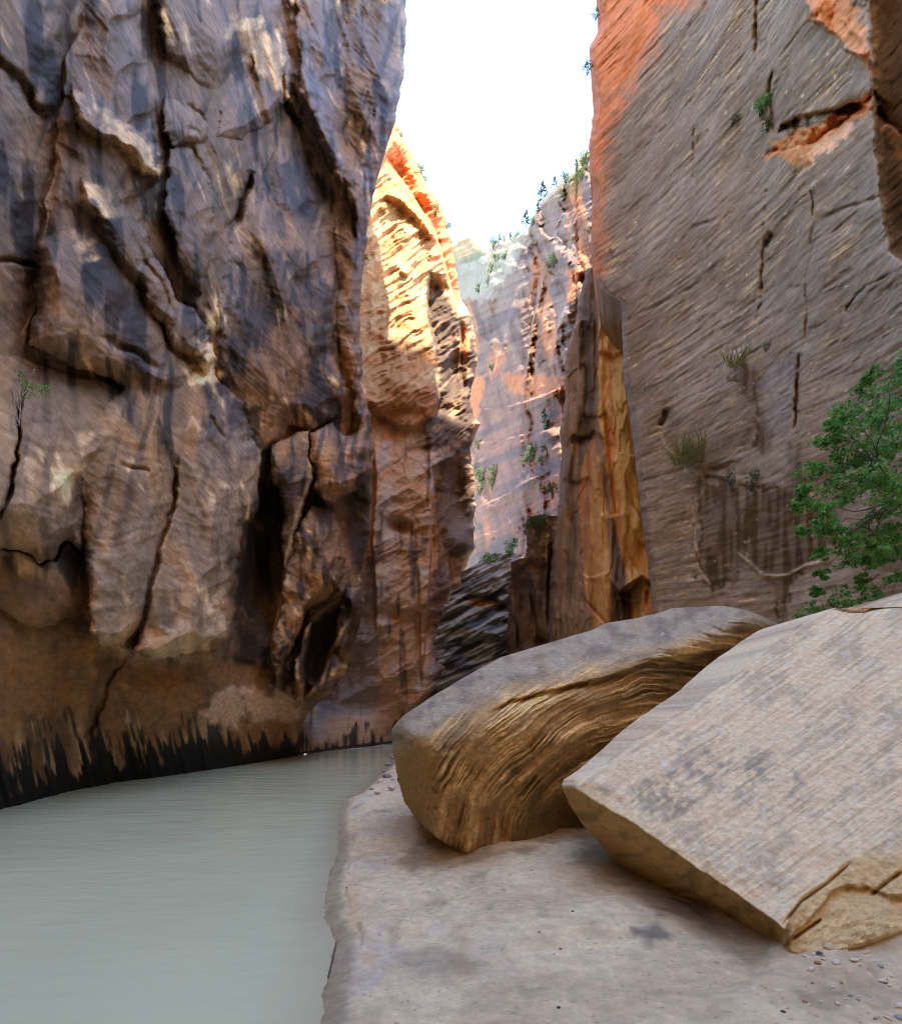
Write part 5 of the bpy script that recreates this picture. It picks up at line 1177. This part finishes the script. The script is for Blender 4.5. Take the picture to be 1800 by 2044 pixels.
for px, py, r, k, l in ((772, 1552, 12, 'grey', 'long wet grey stone at the water edge left of the big boulder'), (788, 1558, 9, 'pale', 'rounded stone touching the foot of the striped boulder'), (760, 1562, 8, 'pale', 'flat pale stone in front of the long wet one'), (752, 1583, 7, 'pale', 'small pale stone furthest from the boulder on the wet shore'),
                        (781, 1574, 8, 'pale', 'pale round stone below the others beside the boulder'), (742, 1577, 5, 'grey', 'small grey stone standing in the shallows'), (776, 1528, 8, 'grey', 'dark edged stone in the riffle by the far shore'), (786, 1515, 7, 'grey', 'far stone in the riffle near the cliff foot'), (768, 1541, 6, 'grey', 'small stone behind the long wet one'),
                        (961, 1880, 4, 'pale', 'single white pebble on the open sand left of centre'), (1115, 2013, 5, 'dark', 'dark pebble at the bottom of the sand'), (1563, 2021, 5, 'dark', 'round dark pebble at the lower right of the sand'), (1670, 1924, 9, 'pale', 'white stone in front of the broken end of the slab'), (1076, 1862, 3, 'pink', 'tiny reddish pebble on the middle of the sand'), (1118, 1895, 4, 'pink', 'reddish pebble right of the white one on the sand'),
                        (1143, 1820, 3, 'dark', 'tiny dark pebble in the shade of the slab'), (1635, 1905, 7, 'dark', 'dark chip at the foot of the slab corner'), (1648, 1878, 8, 'pale', 'pale chip leaning on the slab corner')):
    stone(px, py, r, k, l)
for px, py, r, l in ((1712, 1852, 22, 'largest tan broken block half buried beside the slab end'), (1768, 1846, 18, 'tan block right of the largest broken one'), (1690, 1888, 13, 'small angular block in front of the largest broken one'), (1745, 1880, 14, 'flat tan block below the two larger ones'), (1650, 1890, 12, 'angular chip by the slab corner'), (1790, 1850, 20, 'tan block at the right edge of the rubble'), (1728, 1902, 11, 'rounded cobble at the front of the rubble')):
    o = stone(px, py, r, 'pale', l, None, 'rubble_block', .6); o.data = BLK[rng.integers(4)]; o.scale *= 1.5; o.location.z -= .25 * o.scale[2]
for i in range(110):
    px = rng.uniform(1600, 1900); py = rng.uniform(1850 + max(0, (1700 - px)) * .5, 2060)
    if rng.uniform() < .35: py = rng.uniform(1880, 1960)
    stone(px, py, rng.uniform(2, 5) if rng.uniform() < .8 else rng.uniform(5, 10), ('pale', 'pale', 'pink', 'pale', 'pale', 'grey')[rng.integers(6)], 'small stone in the scattered rubble below the broken end of the slab', 'rubble below the slab')

M_WOOD = bark_mat('dark_wet_wood', (.10, .07, .05)); M_STRAW = bark_mat('pale_straw', (.62, .52, .36))
def stick(pts, r, mat, label, name='driftwood_stick', cat='driftwood'):
    w = []
    for px, py, up in pts:
        p = ground_at(px, py); p[2] += up; w.append(p)
    b = w[0].copy(); o = tubes(name, [(np.array(w) - b, r, r * .4)], mat, None, 6); o.location = b
    return tag(o, label, cat)
stick(((1272, 1722, .01), (1281, 1714, .05), (1288, 1700, .09), (1284, 1688, .12)), .012, M_WOOD, 'dark bent root sticking up under the overhanging slab')
stick(((1290, 1736, .01), (1298, 1722, .04), (1312, 1716, .05)), .009, M_WOOD, 'short dark stick right of the bent root under the slab')
stick(((1262, 1738, .008), (1274, 1734, .02), (1290, 1742, .008)), .008, M_WOOD, 'dark twig lying in front of the bent root')
stick(((1340, 1795, .008), (1372, 1808, .014), (1400, 1830, .008)), .007, M_WOOD, 'dark thin twig lying in the damp shade along the slab')
stick(((1455, 1868, .006), (1463, 1878, .03)), .004, M_STRAW, 'pale straw standing in the sand near the slab corner', 'straw', 'straw')
stick(((1195, 1668, .006), (1203, 1655, .02), (1206, 1640, .03)), .004, M_STRAW, 'thin pale straw against the foot of the striped boulder', 'straw', 'straw')
stick(((655, 1955, .01), (668, 1900, .015), (672, 1880, .01)), .006, M_WOOD, 'dark twig lying in the shallows by the shore')
stick(((690, 1775, .008), (712, 1768, .012)), .005, M_WOOD, 'tiny twig on the wet edge of the bank')
